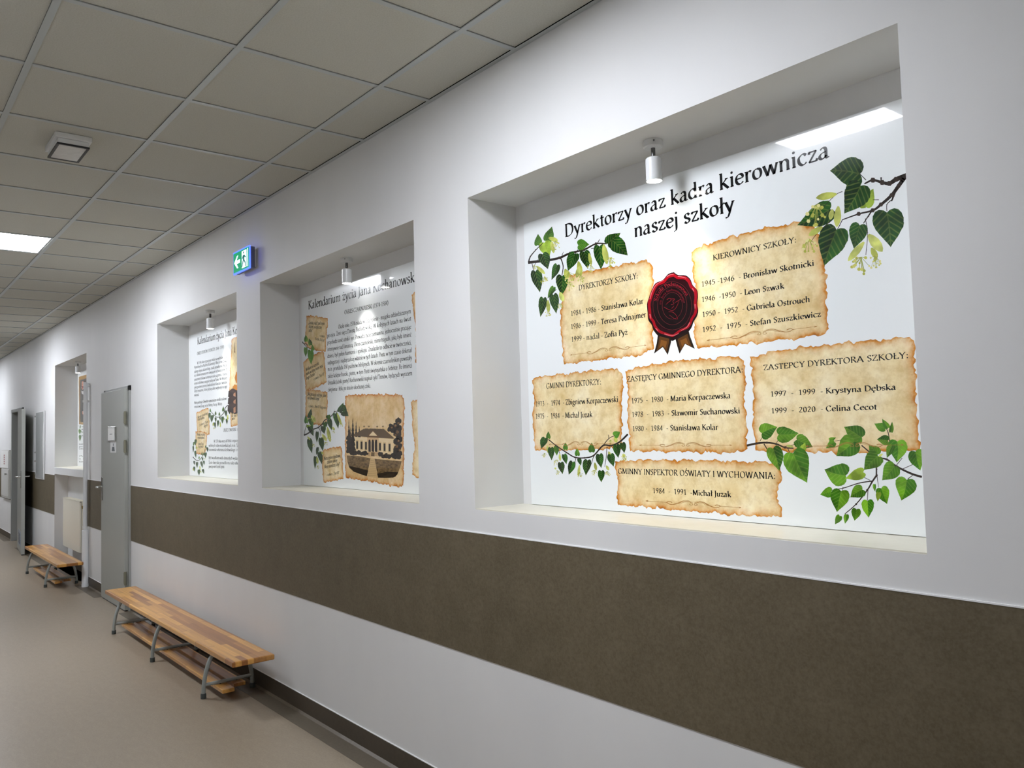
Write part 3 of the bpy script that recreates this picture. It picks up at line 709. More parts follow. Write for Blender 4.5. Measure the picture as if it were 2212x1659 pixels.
# ------------------------------------------------------------------ serif lettering drawn with a broad nib
# units: baseline 0, x-height 4.5, capitals 7; L polyline, C curve, S serif(x0,x1,y), D dot
G = {}
def _g(defs):
    for line in defs.strip().split('\n'):
        ch, adv, rest = line.split(' ', 2); st = []
        for part in rest.split(';'):
            part = part.strip()
            if not part: continue
            k, body = part[0], part[1:].strip().split()
            if k == 'S':
                x0, x1, y = (float(v) for v in body[0].split(',')); st.append(('S', [(x0,y),(x1,y)]))
            elif k in 'LCD':
                st.append((k, [tuple(float(v) for v in p.split(',')) for p in body]))
            else: raise ValueError(line)
        G[ch] = (float(adv), st)
_g('''
a 4.7 C 1,3.8 1.8,4.5 2.8,4.3 3.2,3.4 3.2,2 3.2,.8 3.6,.2 4.4,.35;C 3.2,2.8 1.6,2.4 .7,1.5 .8,.5 1.7,.1 2.6,.5 3.2,1.3
b 5.1 L 1.2,7.3 1.2,.4;S .3,1.2,7.2;C 1.2,3.4 2.2,4.5 3.4,4.5 4.4,3.6 4.5,2.3 4.1,.9 3,.1 1.9,.2 1.2,.9
c 4.3 C 3.8,3.7 3,4.5 2,4.4 .9,3.4 .7,2.2 1.1,.9 2.1,.1 3.1,.2 3.9,.9
d 5.2 L 3.9,7.3 3.9,.1;S 3,3.9,7.2;S 3.9,4.8,.15;C 3.9,3.6 3,4.4 2,4.4 .9,3.4 .6,2.1 1,.8 2,.1 3.1,.4 3.9,1.2
e 4.5 C .8,2.5 2.4,2.6 3.8,2.8 3.6,4 2.6,4.5 1.5,4.2 .8,3.2 .7,2 1.2,.7 2.3,.1 3.2,.3 4,1
f 3.1 C 3.3,6.9 2.7,7.4 2,7 1.5,6 1.5,4.5 1.5,.2;L .4,4.4 3,4.4;S .6,2.5,.15
g 4.8 C 3.4,4.1 2.4,4.5 1.4,4.3 .8,3.2 1.2,2 2.2,1.6 3.3,2.1 3.6,3.2 3.2,4.2;S 3.3,4.6,4.3;C 1.4,1.8 .8,1 1.2,.4 2.6,.2 3.8,-.1 4.2,-1.1 3.5,-2.1 2.2,-2.4 1,-2.1 .5,-1.3 1,-.4 1.8,.1
h 5.3 L 1.2,7.3 1.2,.1;S .3,1.2,7.2;S .4,2,.15;C 1.2,3.2 2.2,4.4 3.3,4.5 4,3.6 4,2.2 4,.1;S 3.3,4.8,.15
i 2.6 L 1.3,4.5 1.3,.1;S .4,1.3,4.4;S .5,2.1,.15;D 1.3,6.3
j 2.5 C 1.3,4.5 1.3,2 1.3,-.8 .9,-1.9 -.2,-2.4;S .4,1.3,4.4;D 1.3,6.3
k 5.1 L 1.2,7.3 1.2,.1;S .3,1.2,7.2;S .4,2,.15;L 1.3,2.1 3.8,4.4;L 1.9,2.8 4.4,.1;S 3,4.5,4.4;S 3.8,5,.15
l 2.6 L 1.3,7.3 1.3,.1;S .4,1.3,7.2;S .5,2.1,.15
m 8 L 1.2,4.5 1.2,.1;S .3,1.2,4.4;S .5,1.9,.15;C 1.2,3.2 2.1,4.4 3.1,4.5 3.9,3.6 3.9,2.2 3.9,.1;S 3.2,4.6,.15;C 3.9,3.2 4.8,4.4 5.8,4.5 6.6,3.6 6.6,2.2 6.6,.1;S 5.9,7.4,.15
n 5.4 L 1.2,4.5 1.2,.1;S .3,1.2,4.4;S .5,1.9,.15;C 1.2,3.2 2.2,4.4 3.3,4.5 4.1,3.6 4.1,2.2 4.1,.1;S 3.4,4.9,.15
o 4.9 C 2.4,4.5 1.2,4 .7,2.3 1.2,.7 2.4,.1 3.7,.7 4.2,2.3 3.7,4 2.4,4.5
p 5.2 L 1.2,4.5 1.2,-2.4;S .3,1.2,4.4;S .4,2.1,-2.4;C 1.2,3.4 2.2,4.5 3.4,4.5 4.4,3.6 4.5,2.3 4.1,.9 3,.1 1.9,.2 1.2,.9
r 3.6 L 1.2,4.5 1.2,.1;S .3,1.2,4.4;S .4,2.1,.15;C 1.2,3 1.8,4.1 2.6,4.5 3.3,4.1
s 3.9 C 3.2,3.7 2.4,4.5 1.4,4.3 .9,3.4 1.5,2.6 2.6,2.1 3.3,1.3 2.8,.4 1.8,.1 .7,.8
t 3.1 C 1.4,5.8 1.4,3 1.4,1 1.8,.2 2.9,.4;L .4,4.4 2.8,4.4
u 5.3 C 1.2,4.5 1.2,2 1.5,.6 2.4,.1 3.4,.8 3.9,1.6;L 3.9,4.5 3.9,.1;S .3,1.2,4.4;S 3,3.9,4.4;S 3.9,4.8,.15
v 4.8 L .7,4.5 2.4,.1;L 2.4,.1 4.1,4.5;S 0,1.5,4.4;S 3.4,4.8,4.4
w 7 L .6,4.5 2.2,.1;L 2.2,.1 3.6,4.4;L 3.6,4.4 5.1,.1;L 5.1,.1 6.4,4.5;S 0,1.4,4.4;S 5.8,7,4.4
y 4.8 L .7,4.5 2.6,.2;C 4.2,4.5 3.2,2 2.2,-.9 1.4,-2.2 .4,-2.2;S 0,1.5,4.4;S 3.5,4.9,4.4
z 4.3 L .7,3.6 .8,4.35 3.6,4.35 .7,.2 3.6,.2 3.9,1
A 6.7 L .6,.1 3.1,7;L 3.1,7 5.9,.1;L 1.6,2.4 4.9,2.4;S 0,1.5,.15;S 5,6.7,.15
B 5.5 L 1.3,7 1.3,.1;C 1.3,6.8 3.2,6.8 4.2,6 3.8,4.4 2.6,3.8 1.3,3.8;C 2.4,3.8 4.2,3.4 4.8,2 4.1,.6 2.6,.2 1.3,.2;S .4,1.3,6.85;S .4,1.3,.15
C 6.2 C 5.3,5.6 4.4,6.8 3,6.9 1.5,6 .7,3.6 1.2,1.6 2.6,.2 4.2,.3 5.5,1.5
D 6.7 L 1.3,7 1.3,.1;C 1.4,6.8 3.4,6.8 5.2,5.8 5.9,3.6 5.2,1.3 3.4,.2 1.4,.2;S .4,1.3,6.85;S .4,1.3,.15
E 5.2 L 1.3,7 1.3,.1;L 1.3,6.8 4.3,6.8 4.5,5.7;L 1.3,3.7 3.8,3.7;L 1.3,.2 4.6,.2 4.9,1.4;S .4,1.3,6.85;S .4,1.3,.15
F 4.9 L 1.3,7 1.3,.1;L 1.3,6.8 4.3,6.8 4.5,5.7;L 1.3,3.7 3.8,3.7;S .4,1.3,6.85;S .4,2.2,.15
G 6.7 C 5.4,5.7 4.4,6.8 3,6.9 1.5,6 .7,3.6 1.2,1.6 2.6,.2 4.2,.2 5.5,1;L 5.5,.6 5.5,2.9;S 4.6,6.3,2.9
H 7.2 L 1.4,7 1.4,.1;L 5.8,7 5.8,.1;L 1.4,3.6 5.8,3.6;S .5,2.3,6.85;S .5,2.3,.15;S 4.9,6.7,6.85;S 4.9,6.7,.15
I 2.9 L 1.4,7 1.4,.1;S .5,2.3,6.85;S .5,2.3,.15
J 2.9 C 1.6,7 1.6,3 1.5,.2 1,-1.2 0,-1.8;S .7,2.4,6.85
K 6.2 L 1.3,7 1.3,.1;S .4,2.2,6.85;S .4,2.2,.15;L 1.4,3.4 4.9,6.9;L 2.1,4.1 5.6,.1;S 4.1,5.7,6.85;S 5,6.4,.15
L 5 L 1.3,7 1.3,.1;L 1.3,.2 4.4,.2 4.7,1.5;S .4,2.2,6.85;S .4,1.3,.15
M 8.1 L 1.2,.1 1.5,7;L 1.5,7 4,.6;L 4,.6 6.5,7;L 6.5,7 6.8,.1;S .4,2,.15;S 6,7.7,.15;S .6,1.5,6.85;S 6.5,7.3,6.85
N 7 L 1.3,.1 1.3,7;L 1.3,7 5.6,.1;L 5.6,.1 5.6,7;S .5,2.1,.15;S 4.8,6.5,6.85;S .4,1.3,6.85
O 6.9 C 3.4,6.9 1.7,6.2 .8,3.5 1.7,.9 3.4,.1 5.2,.9 6.1,3.5 5.2,6.2 3.4,6.9
P 5.1 L 1.3,7 1.3,.1;C 1.3,6.8 3.2,6.8 4.5,5.8 4.2,4 2.8,3.2 1.3,3.2;S .4,1.3,6.85;S .4,2.2,.15
R 5.9 L 1.3,7 1.3,.1;C 1.3,6.8 3.2,6.8 4.3,5.8 4,4.2 2.8,3.6 1.3,3.6;L 2.7,3.6 5.3,.1;S .4,1.3,6.85;S .4,2.2,.15;S 4.8,6.1,.15
S 4.7 C 3.9,5.8 3.1,6.8 1.9,6.7 1.1,5.7 1.5,4.4 3,3.4 3.9,2.2 3.5,.8 2.3,.1 .8,.9
T 5.5 L 2.7,6.9 2.7,.1;L .5,5.7 .7,6.8 4.7,6.8 4.9,5.7;S 1.8,3.6,.15
U 6.8 C 1.3,7 1.3,3.4 1.6,1.2 3.3,.1 5,1 5.5,3 5.5,7;S .4,2.2,6.85;S 4.7,6.4,6.85
V 6.3 L .7,7 3.1,.1;L 3.1,.1 5.5,7;S 0,1.6,6.85;S 4.7,6.3,6.85
W 8.8 L .6,7 2.6,.1;L 2.6,.1 4.4,6.6;L 4.4,6.6 6.3,.1;L 6.3,.1 8.1,7;S 0,1.5,6.85;S 7.3,8.8,6.85
X 6 L .8,7 5.2,.1;L 5.2,7 .8,.1;S 0,1.6,6.85;S 4.4,6,6.85;S 0,1.6,.15;S 4.4,6,.15
Y 5.9 L .7,7 3,3.4;L 5.3,7 3,3.4;L 3,3.4 3,.1;S 0,1.6,6.85;S 4.5,6,6.85;S 2.1,3.9,.15
Z 5.5 L .8,5.7 .9,6.8 4.7,6.8 .7,.2 4.7,.2 5,1.4
0 4.7 C 2.3,6.8 1.2,6 .8,3.5 1.2,1 2.3,.1 3.4,1 3.8,3.5 3.4,6 2.3,6.8
1 4.7 L .9,5.7 2.5,6.8;L 2.5,6.8 2.5,.1;S 1.4,3.7,.15
2 4.7 C .9,5.4 1.6,6.7 2.7,6.7 3.5,5.6 3.1,4 2,2.2 .7,.3;L .7,.25 4,.25
3 4.7 C .9,6 1.8,6.8 3,6.4 3.3,5.2 2.6,4 1.7,3.7;C 1.7,3.7 3.1,3.4 3.7,2.2 3.1,.7 1.9,.1 .7,.5
4 4.7 L 3.1,6.8 3.1,.1;L 3.1,6.7 .6,2.1;L .6,2 4.2,2
5 4.7 L 3.8,6.7 1.5,6.7 1.3,3.8;C 1.3,3.8 2.6,4.1 3.6,3.2 3.6,1.6 2.6,.4 .8,.3
6 4.7 C 3.7,6.8 2.1,5.8 1,3.6 .9,1.5 1.8,.2 3,.3 3.8,1.5 3.6,3 2.6,3.9 1.5,3.4 1,2.4
7 4.7 L .7,5.8 .8,6.6 3.9,6.6;L 3.9,6.6 1.8,.1
8 4.7 C 2.4,6.8 1.3,6.2 1.3,4.9 2.4,3.7 3.6,2.5 3.5,.9 2.3,.1 1.1,.8 1,2.2 2.2,3.5 3.4,4.8 3.4,6.2 2.4,6.8
9 4.7 C 1,.1 2.6,1.1 3.6,3.3 3.8,5.4 2.9,6.7 1.7,6.7 .9,5.5 1.1,4 2.1,3.1 3.1,3.5 3.7,4.6
- 3.2 L .6,2.5 2.6,2.5
. 2.4 D 1.1,.4
, 2.4 D 1.1,.4;L 1.3,.3 .8,-1.1
: 2.6 D 1.3,.5;D 1.3,3.9
( 3 C 2.5,7.2 1.2,5 1,2.8 1.4,.6 2.5,-1.2
) 3 C .5,7.2 1.8,5 2,2.8 1.6,.6 .5,-1.2
! 2.6 L 1.3,7 1.3,2;D 1.3,.5
~ 4.6 C .7,2.2 1.5,3 2.4,2.5 3.2,2.1 3.9,2.9
''')
G[' '] = (2.5, [])
def _acc(ch, base, extra, dy=0): G[ch] = (G[base][0], [s for s in G[base][1] if not (s[0] == 'D' and ch in '')] + extra)
ACU = lambda x, y: [('L', [(x-.35, y), (x+.75, y+1.4)])]
OGO = lambda x: [('C', [(x, .2), (x-.6, -.8), (x-.4, -1.7), (x+.6, -1.5)])]
for ch, b, e in (('ą','a',OGO(3.8)),('ę','e',OGO(2.9)),('Ę','E',OGO(4.1)),('ć','c',ACU(2.3,5.3)),('ń','n',ACU(2.6,5.3)),('ó','o',ACU(2.4,5.3)),
                 ('ś','s',ACU(2.1,5.3)),('ź','z',ACU(2.1,5.3)),('ż','z',[('D',[(2.2,6.1)])]),('Ż','Z',[('D',[(2.8,8.3)])]),('Ś','S',ACU(2.4,7.6)),
                 ('Ó','O',ACU(3.3,7.6)),('Ł','L',[('L',[(.2,2.7),(2.9,4.6)])]),('ł','l',[('L',[(.2,2.9),(2.5,4.7)])])): _acc(ch, b, e)
G['„'] = (3.6, [('D',[(.9,.4)]),('L',[(1.1,.3),(.6,-1.1)]),('D',[(2.4,.4)]),('L',[(2.6,.3),(2.1,-1.1)])])
G['”'] = (3.6, [('D',[(.9,6.6)]),('L',[(1.1,6.5),(.6,5.1)]),('D',[(2.4,6.6)]),('L',[(2.6,6.5),(2.1,5.1)])])
def glyph_width(s): return sum(G[c][0] for c in s if c != '|')
NIBA = math.radians(23)
def text(mb, s, a, b, cap, y, bold=False, col=BLACK, width_of=None, n=4, slant=0, fn=None, wt=1.0):
    """letters of s from world point a to b on the board (both on the baseline), capital height in metres"""
    y = thin(y); A, B = (a, b); ax = (B-A); L = ax.length; ax = ax/L; up = Vector((-ax.z, 0, ax.x)) if ax.x > 0 else Vector((ax.z,0,-ax.x))
    full = glyph_width(width_of if width_of else s); sx = L/full; sz = cap/7.0
    x = 0
    for ch in s:
        if ch == '|': bold = not bold; continue
        adv, st = G[ch]
        w_, t_ = ((1.46,.48) if bold else (1.16,.48)); w_ *= wt; t_ *= wt; e1 = (math.cos(NIBA), math.sin(NIBA)); e2 = (-e1[1], e1[0])
        def put(px, py):
            X, Y = x+px+slant*py, py
            if fn: return fn(X/full, Y)
            return A + ax*(X*sx) + up*(Y*sz) + Vector((0, y-A.y, 0))
        for k, pts in st:
            if k == 'D':
                cx, cy = pts[0]; r = .62 if bold else .5
                mb.face([put(cx+r*math.cos(q*math.pi/4), cy+r*math.sin(q*math.pi/4)) for q in range(8)], 0, [col]*8); continue
            if k == 'S':
                (x0,y0),(x1,_) = pts; h = .24
                mb.face([put(x0,y0-h),put(x1,y0-h),put(x1,y0+h),put(x0,y0+h)], 0, [col]*4); continue
            P = catmull(pts, n) if k == 'C' else pts
            m_ = len(P)
            def half(dx, dy):
                q = math.hypot(dx,dy) or 1; nx, ny = -dy/q, dx/q
                h = math.sqrt((w_/2*(nx*e1[0]+ny*e1[1]))**2+(t_/2*(nx*e2[0]+ny*e2[1]))**2); return nx*h, ny*h, dx/q, dy/q
            if k == 'L':
                for (xa,ya),(xb,yb) in zip(P, P[1:]):
                    hx, hy, ux, uy = half(xb-xa, yb-ya)
                    e_ = .12
                    mb.face([put(xa+hx-ux*e_,ya+hy-uy*e_),put(xa-hx-ux*e_,ya-hy-uy*e_),put(xb-hx+ux*e_,yb-hy+uy*e_),put(xb+hx+ux*e_,yb+hy+uy*e_)], 0, [col]*4)
            else:
                hs = [half(P[min(i+1,m_-1)][0]-P[max(i-1,0)][0], P[min(i+1,m_-1)][1]-P[max(i-1,0)][1]) for i in range(m_)]
                for i in range(m_-1):
                    (xa,ya),(xb,yb) = P[i], P[i+1]
                    mb.face([put(xa+hs[i][0],ya+hs[i][1]),put(xa-hs[i][0],ya-hs[i][1]),put(xb-hs[i+1][0],yb-hs[i+1][1]),put(xb+hs[i+1][0],yb+hs[i+1][1])], 0, [col]*4)
        x += adv
def tline(mb, s, p0, p1, capz, **k):
    """p0, p1: photo pixels of the baseline ends; capz: capital height in metres"""
    text(mb, s, at(*p0, YT), at(*p1, YT), capz, YT, **k)
def flourish(mb, p0, p1, h):
    """calligraphic divider with arrows between two photo pixels, h = height in pixels"""
    col = lin((166,116,58)); (xa,ya),(xb,yb) = p0, p1
    def q(t, v): return (xa+(xb-xa)*t, ya+(yb-ya)*t-h*v)
    for s_ in (1, -1):
        T = (lambda t: t) if s_ == 1 else (lambda t: 1-t)
        ribbon(mb, [q(T(.0),0), q(T(.215),0)], h*.07, h*.07, YT, col)
        ribbon(mb, [q(T(.025),.14), q(T(0),0), q(T(.025),-.14)], h*.09, h*.06, YT, col, n=1)
        dot(mb, q(T(.215),0), h*.1, YT, col, 6)
        ribbon(mb, [q(T(t),v) for t, v in ((.275,.05),(.255,.2),(.225,.1),(.235,-.22),(.275,-.35),(.33,-.1),(.39,.42),(.44,.5),(.485,.15),(.49,-.12),(.472,-.22),(.458,-.05),(.47,.08))], h*.13, h*.07, YT, col, n=3)
        ribbon(mb, [q(T(t),v) for t, v in ((.29,-.28),(.35,.2),(.40,.62),(.45,.62),(.49,.3))], h*.06, h*.06, YT, col, n=3)
        ribbon(mb, [q(T(t),v) for t, v in ((.30,-.22),(.36,.02),(.41,.3),(.45,.34))], h*.06, h*.04, YT, col, n=3)

# ------------------------------------------------------------------ printed boards in the niches
def board(i, label):
    a, b = NICHES[i]
    t = thing('printed_board', ((a+b)/2, ND, NB+.004), label, 'printed board', 'printed boards in the wall niches')
    m0 = .062 if i < 3 else .05
    MB().box(a+m0, b-m0, BOARD, ND-.0005, NB+.0055, 2.442).build('panel', M['laminate'], t, bevel=.001)
    return t
def hz(x, y, h): return (at(x, y-h)-at(x, y)).z
def lines(parent, name, rows, cap, bold=False, **k):
    mb = MB()
    for s, p0, p1 in rows: tline(mb, s, p0, p1, cap, bold=bold, **k)
    return mb.build(name, M['ink'], parent, fix=False)

# ---- nearest board: headmasters of the school
B1 = board(0, 'nearest glossy board, with six parchment lists of school heads and a red wax seal')
r1, r2, r3, r4 = Z(1100,400,.25316), Z(1440,300,.25316), Z(1100,760,.25316), Z(1560,700,.30145)
lines(B1, 'title_lettering', [('Dyrektorzy oraz kadra kierownicza', (1220,512.7), (1793,339)), ('naszej szkoły', (1369.7,512.9), (1587,454.5))], hz(1220,512.7,27.5), True, wt=.88)
PP = [
 ('DYREKTORZY SZKOŁY', [(1216,598),(1252,589),(1287,582),(1398,561),(1411,576),(1409,690),(1413,752),(1385,768),(1290,778),(1218,787),(1214,740),(1210,700),(1214,640)],
  ('DYREKTORZY SZKOŁY:', (1249.9,627.4), (1378.5,601.3)),
  [('1984 - 1986 - |Stanisława Kolar', (1232.9,683), (1390,655.7)), ('1986 - 1999 - |Teresa Podnajmer', (1233,711.4), (1396,684.9)), ('1999 - nadal - |Zofia Pyż', (1234,738.8), (1355.7,722.8))],
  ((1231.7,767),(1396,745.6)), 'upper left parchment print'),
 ('KIEROWNICY SZKOŁY', [(1493,545),(1508,534),(1560,516),(1617,501),(1670,489),(1724,480),(1760,487),(1771,515),(1781,568),(1786,616),(1784,660),(1791,711),(1771,724),(1656,739),(1560,748),(1506,752),(1500,729),(1498,680),(1503,628),(1497,590)],
  ('KIEROWNICY SZKOŁY:', (1540,562.6), (1721,523.3)),
  [('1945 -1946  - |Bronisław Skotnicki', (1514.7,619.5), (1759,573.4)), ('1946  -1950  - |Leon Szwak', (1515.2,652.7), (1694.5,622.8)), ('1950 -  1952  - |Gabriela Ostrouch', (1516.7,684.9), (1750,652)), ('1952  -  1975  - |Stefan Szuszkiewicz', (1517,717.8), (1774,683.6))],
  ((1527,735.5),(1765,705)), 'upper right parchment print'),
 ('GMINNI DYREKTORZY', [(1149,821),(1160,814),(1333,795.5),(1346,815),(1343,890),(1344,970),(1250,972),(1156,973),(1153,935),(1150,897),(1154,860)],
  ('GMINNI DYREKTORZY:', (1180,839.8), (1298.8,830.4)),
  [('1973  -  1974  - |Zbigniew Korpaczewski', (1157,878.2), (1335.5,868.4)), ('1975  -  1984  - |Michał Juzak', (1157,905), (1279.8,901))],
  ((1186,960),(1320,958.5)), 'middle left parchment print'),
 ('ZASTĘPCY GMINNEGO DYREKTORA', [(1350.7,800.5),(1390,791),(1462,779),(1596,769),(1611,790),(1609,843),(1611,905),(1615,970),(1581,979),(1470,976),(1361,975),(1358,930),(1355,887),(1357,840)],
  ('ZASTĘPCY GMINNEGO DYREKTORA:', (1354.5,825.3), (1605.6,804.3)),
  [('1975  -  1980  - |Maria Korpaczewska', (1363.8,871.4), (1578.5,860)), ('1978  -  1983  - |Sławomir Suchanowski', (1364.6,901), (1598.8,893)), ('1980 -  1984  - |Stanisława Kolar', (1365.9,931.4), (1551.5,928.4))],
  ((1381,961.8),(1581,961.8)), 'middle parchment print'),
 ('ZASTEPCY DYREKTORA SZKOŁY', [(1620,772),(1680,757),(1780,745),(1870,736),(1964,728.6),(1975,736),(1979,851),(1983,920),(1986.5,974),(1846,980),(1740,976),(1632,973),(1627,925),(1624,881),(1629,850),(1623,810)],
  ('ZASTEPCY DYREKTORA SZKOŁY:', (1649,800), (1963.4,773.3)),
  [('1997  -  1999  - |Krystyna Dębska', (1664,856.8), (1936,841.7)), ('1999  -  2020  - |Celina Cecot', (1665.5,893), (1894.7,884.5))],
  ((1740,964),(1952,961)), 'middle right parchment print'),
 ('GMINNY INSPEKTOR', [(1328,996.7),(1386,993),(1528,994.2),(1657,998),(1681,1001.5),(1689,1026),(1680,1062),(1689,1116),(1657,1117),(1480,1104),(1335.5,1090.4),(1331,1076),(1335,1046)],
  ('GMINNY INSPEKTOR OŚWIATY I WYCHOWANIA:', (1335,1023.3), (1676,1034.7)),
  [('1984  -  1991  -|Michał Juzak', (1410,1065), (1579.8,1074))],
  ((1395,1082),(1601,1096.7)), 'lowest parchment print')]
for i, (_, outl, head, rows, fl, lb) in enumerate(PP):
    p = parchment(B1, 'parchment_print', outl, seed=11+i, amp=.0042)
    mb = MB(); c = hz(head[1][0], head[1][1], 11.6)
    tline(mb, head[0], head[1], head[2], c, bold=True, wt=.8)
    for s, p0, p1 in rows: tline(mb, s, p0, p1, hz(p0[0], p0[1], 11.2), wt=.95)
    mb.build('lettering', M['ink'], p, fix=False)
    mb = MB(); flourish(mb, fl[0], fl[1], 9.5*(1.15 if i in (1,4,5) else 1)); mb.build('flourish_print', M['ink'], p, fix=False)

SC1 = .25316
branch(B1, 'linden_branch_print', r1, SC1,
 [([(165,660),(330,640),(430,620),(520,580),(640,550),(740,500),(830,500)], 24, 10), ([(165,660),(180,610),(230,550),(290,490)], 12, 5), ([(440,625),(460,690),(450,770)], 10, 6),
  ([(195,670),(210,740)], 6, 5), ([(400,890),(330,960)], 6, 4), ([(450,600),(462,570)], 6, 3), ([(750,500),(772,462)], 8, 4), ([(560,590),(590,545)], 7, 4), ([(700,540),(770,530)], 5, 4), ([(205,700),(275,590)], 4, 4)],
 [((245,510),(245,415),66,1), ((325,470),(365,352),84,1), ((300,492),(345,612),112,2), ((285,590),(330,718),100,0), ((225,738),(262,916),98,0), ((408,684),(360,810),64,0), ((450,778),(445,946),104,0),
  ((378,872),(328,968),48,1), ((290,968),(266,1125),72,0), ((378,938),(402,1097),82,0), ((560,588),(500,735),98,0), ((640,570),(672,716),96,0), ((590,512),(683,506),96,1), ((770,524),(783,722),112,0), ((842,500),(950,408),104,0), ((892,480),(1012,600),134,0)],
 [((335,450),(415,472),38), ((360,480),(380,580),36), ((590,650),(612,775),46), ((680,580),(700,685),30), ((805,505),(835,675),52), ((432,912),(462,992),42), ((330,980),(336,1090),34), ((478,715),(500,800),46), ((232,690),(305,757),32), ((600,690),(575,790),40)],
 [((392,515),42), ((302,812),36), ((510,785),48), ((605,800),42), ((698,712),34), ((858,660),46), ((330,1100),28), ((432,1030),26), ((512,862),40), ((215,700),20)])
branch(B1, 'linden_branch_print', r2, SC1,
 [([(2042,315),(1960,345),(1900,380),(1840,372),(1760,352),(1690,382)], 44, 12), ([(2030,330),(1980,400),(1920,480),(1830,560),(1760,610),(1640,640),(1500,690)], 36, 8), ([(1760,600),(1720,660),(1680,720)], 14, 7),
  ([(1960,420),(1935,490),(1920,530)], 22, 10), ([(1920,520),(1880,560),(1880,615)], 7, 6), ([(1500,690),(1475,740),(1455,775)], 7, 5), ([(1695,680),(1715,800),(1700,990)], 6, 5), ([(1500,450),(1440,480),(1300,620)], 6, 4), ([(1700,350),(1650,300)], 8, 6), ([(1830,330),(1830,350)], 14, 10), ([(1810,520),(1760,520)], 6, 4), ([(1400,700),(1290,800),(1230,880)], 6, 4)],
 [((1690,560),(1765,425),130,2), ((1665,560),(1700,590),60,2), ((1650,300),(1393,272),262,0), ((1655,400),(1515,638),225,0), ((1395,600),(1113,737),195,0), ((1450,775),(1345,1083),248,0), ((1648,738),(1597,937),155,0), ((1880,628),(1912,924),270,0)],
 [((1450,470),(1275,505),62), ((1465,575),(1452,752),62), ((1330,750),(1212,825),52), ((1685,880),(1548,1042),60), ((1722,815),(1842,962),86), ((1748,930),(1795,1022),52), ((1415,600),(1395,690),44)],
 [((1280,650),98), ((1215,915),70), ((1660,1085),84), ((1775,1050),58)])
branch(B1, 'linden_garland_print', r3, SC1,
 [([(1010,705),(940,770),(870,800),(800,800),(720,885),(640,905),(560,900),(490,860),(400,800),(335,748)], 15, 8), ([(800,800),(850,740),(900,715)], 7, 5), ([(835,810),(825,920),(815,980)], 6, 4), ([(720,890),(700,960)], 6, 4), ([(570,900),(560,950)], 6, 4), ([(850,740),(846,708)], 5, 4), ([(420,830),(440,900)], 5, 4)],
 [((335,737),(335,678),38,1), ((305,738),(274,828),62,0), ((355,822),(362,927),56,0), ((400,808),(406,887),44,1), ((480,832),(480,773),42,1), ((468,878),(489,960),48,0), ((440,948),(456,1044),58,0), ((583,884),(580,822),44,1), ((540,942),(508,1050),64,0), ((595,913),(612,972),36,0), ((668,928),(654,1055),74,0), ((705,852),(704,774),58,1), ((770,878),(786,992),68,0), ((785,1018),(785,1114),60,0), ((865,878),(891,980),66,0), ((915,798),(931,906),66,0), ((965,780),(982,864),54,0), ((898,716),(948,683),62,1)],
 [((325,800),(330,862),20), ((430,870),(436,932),22), ((600,965),(590,1062),24), ((730,945),(742,1012),26), ((828,970),(850,1012),24), ((848,850),(862,892),24), ((900,720),(915,775),32), ((970,870),(985,900),30), ((400,990),(388,1000),20)],
 [((300,882),20), ((398,946),25), ((413,1030),20), ((600,1050),25), ((725,1030),25), ((840,1040),25), ((975,912),30), ((862,770),20)])
SC4 = .30145
branch(B1, 'young_branch_print', r4, SC4,
 [([(180,870),(250,855),(320,850),(390,860),(450,885),(510,890)], 16, 8), ([(300,860),(325,902)], 8, 6), ([(270,840),(300,790)], 4, 3), ([(390,850),(420,800)], 4, 3), ([(470,890),(495,950)], 5, 4), ([(440,880),(540,860)], 5, 4)],
 [((285,782),(396,738),116,3), ((405,792),(549,782),118,3), ((535,830),(650,882),104,3), ((575,900),(595,850),46,2), ((365,893),(409,1053),116,3), ((508,926),(609,1138),186,3)], [((460,870),(510,880),20)], wood=(52,42,30))
branch(B1, 'young_branch_print', r4, SC4,
 [([(1428,1095),(1350,1070),(1250,1020),(1180,970),(1110,955),(1060,920),(1000,870)], 16, 8), ([(1110,1080),(1075,1130),(1040,1190),(960,1290),(880,1360)], 14, 5), ([(1075,1125),(980,1140),(870,1175),(780,1190)], 9, 4), ([(1105,1090),(1105,1040),(1100,960)], 12, 9), ([(1200,850),(1190,780),(1165,730)], 7, 4),
  ([(1250,1010),(1290,960)], 5, 4), ([(1290,1040),(1380,1000)], 5, 4), ([(1330,1110),(1370,1080)], 6, 4), ([(1000,1090),(1060,1120)], 4, 4), ([(1045,1190),(1040,1265)], 5, 4), ([(1110,1090),(1120,1170)], 5, 3), ([(865,1170),(860,1200)], 4, 3), ([(800,840),(860,830)], 3, 3), ([(895,1360),(890,1385)], 4, 3)],
 [((770,830),(817,812),30,3), ((802,846),(743,890),56,3), ((995,812),(873,737),128,3), ((985,850),(1000,800),30,3), ((945,842),(818,946),160,3), ((1110,935),(1050,868),86,3), ((1255,842),(1250,992),140,3), ((1215,870),(1180,960),60,3), ((1115,945),(1016,1046),128,3), ((1385,915),(1420,1050),116,3), ((1235,1018),(1146,1120),128,3), ((1322,1116),(1284,1265),156,3), ((885,1085),(732,1042),168,3), ((1010,1062),(882,1106),84,2), ((784,1200),(702,1222),76,3), ((852,1198),(822,1347),138,3), ((1005,1186),(918,1242),98,3), ((1140,1178),(1182,1290),96,3), ((1122,1208),(1114,1272),38,2), ((1042,1268),(1049,1388),90,3), ((962,1328),(948,1410),70,3), ((892,1368),(880,1432),38,3), ((842,1376),(808,1436),48,3), ((1168,746),(1090,713),64,3), ((1188,742),(1146,678),42,3), ((1210,772),(1218,698),32,3), ((1188,836),(1108,826),74,3), ((1090,1150),(1096,1202),24,3)],
 [((1150,930),(1120,950),16)], wood=(54,44,38))
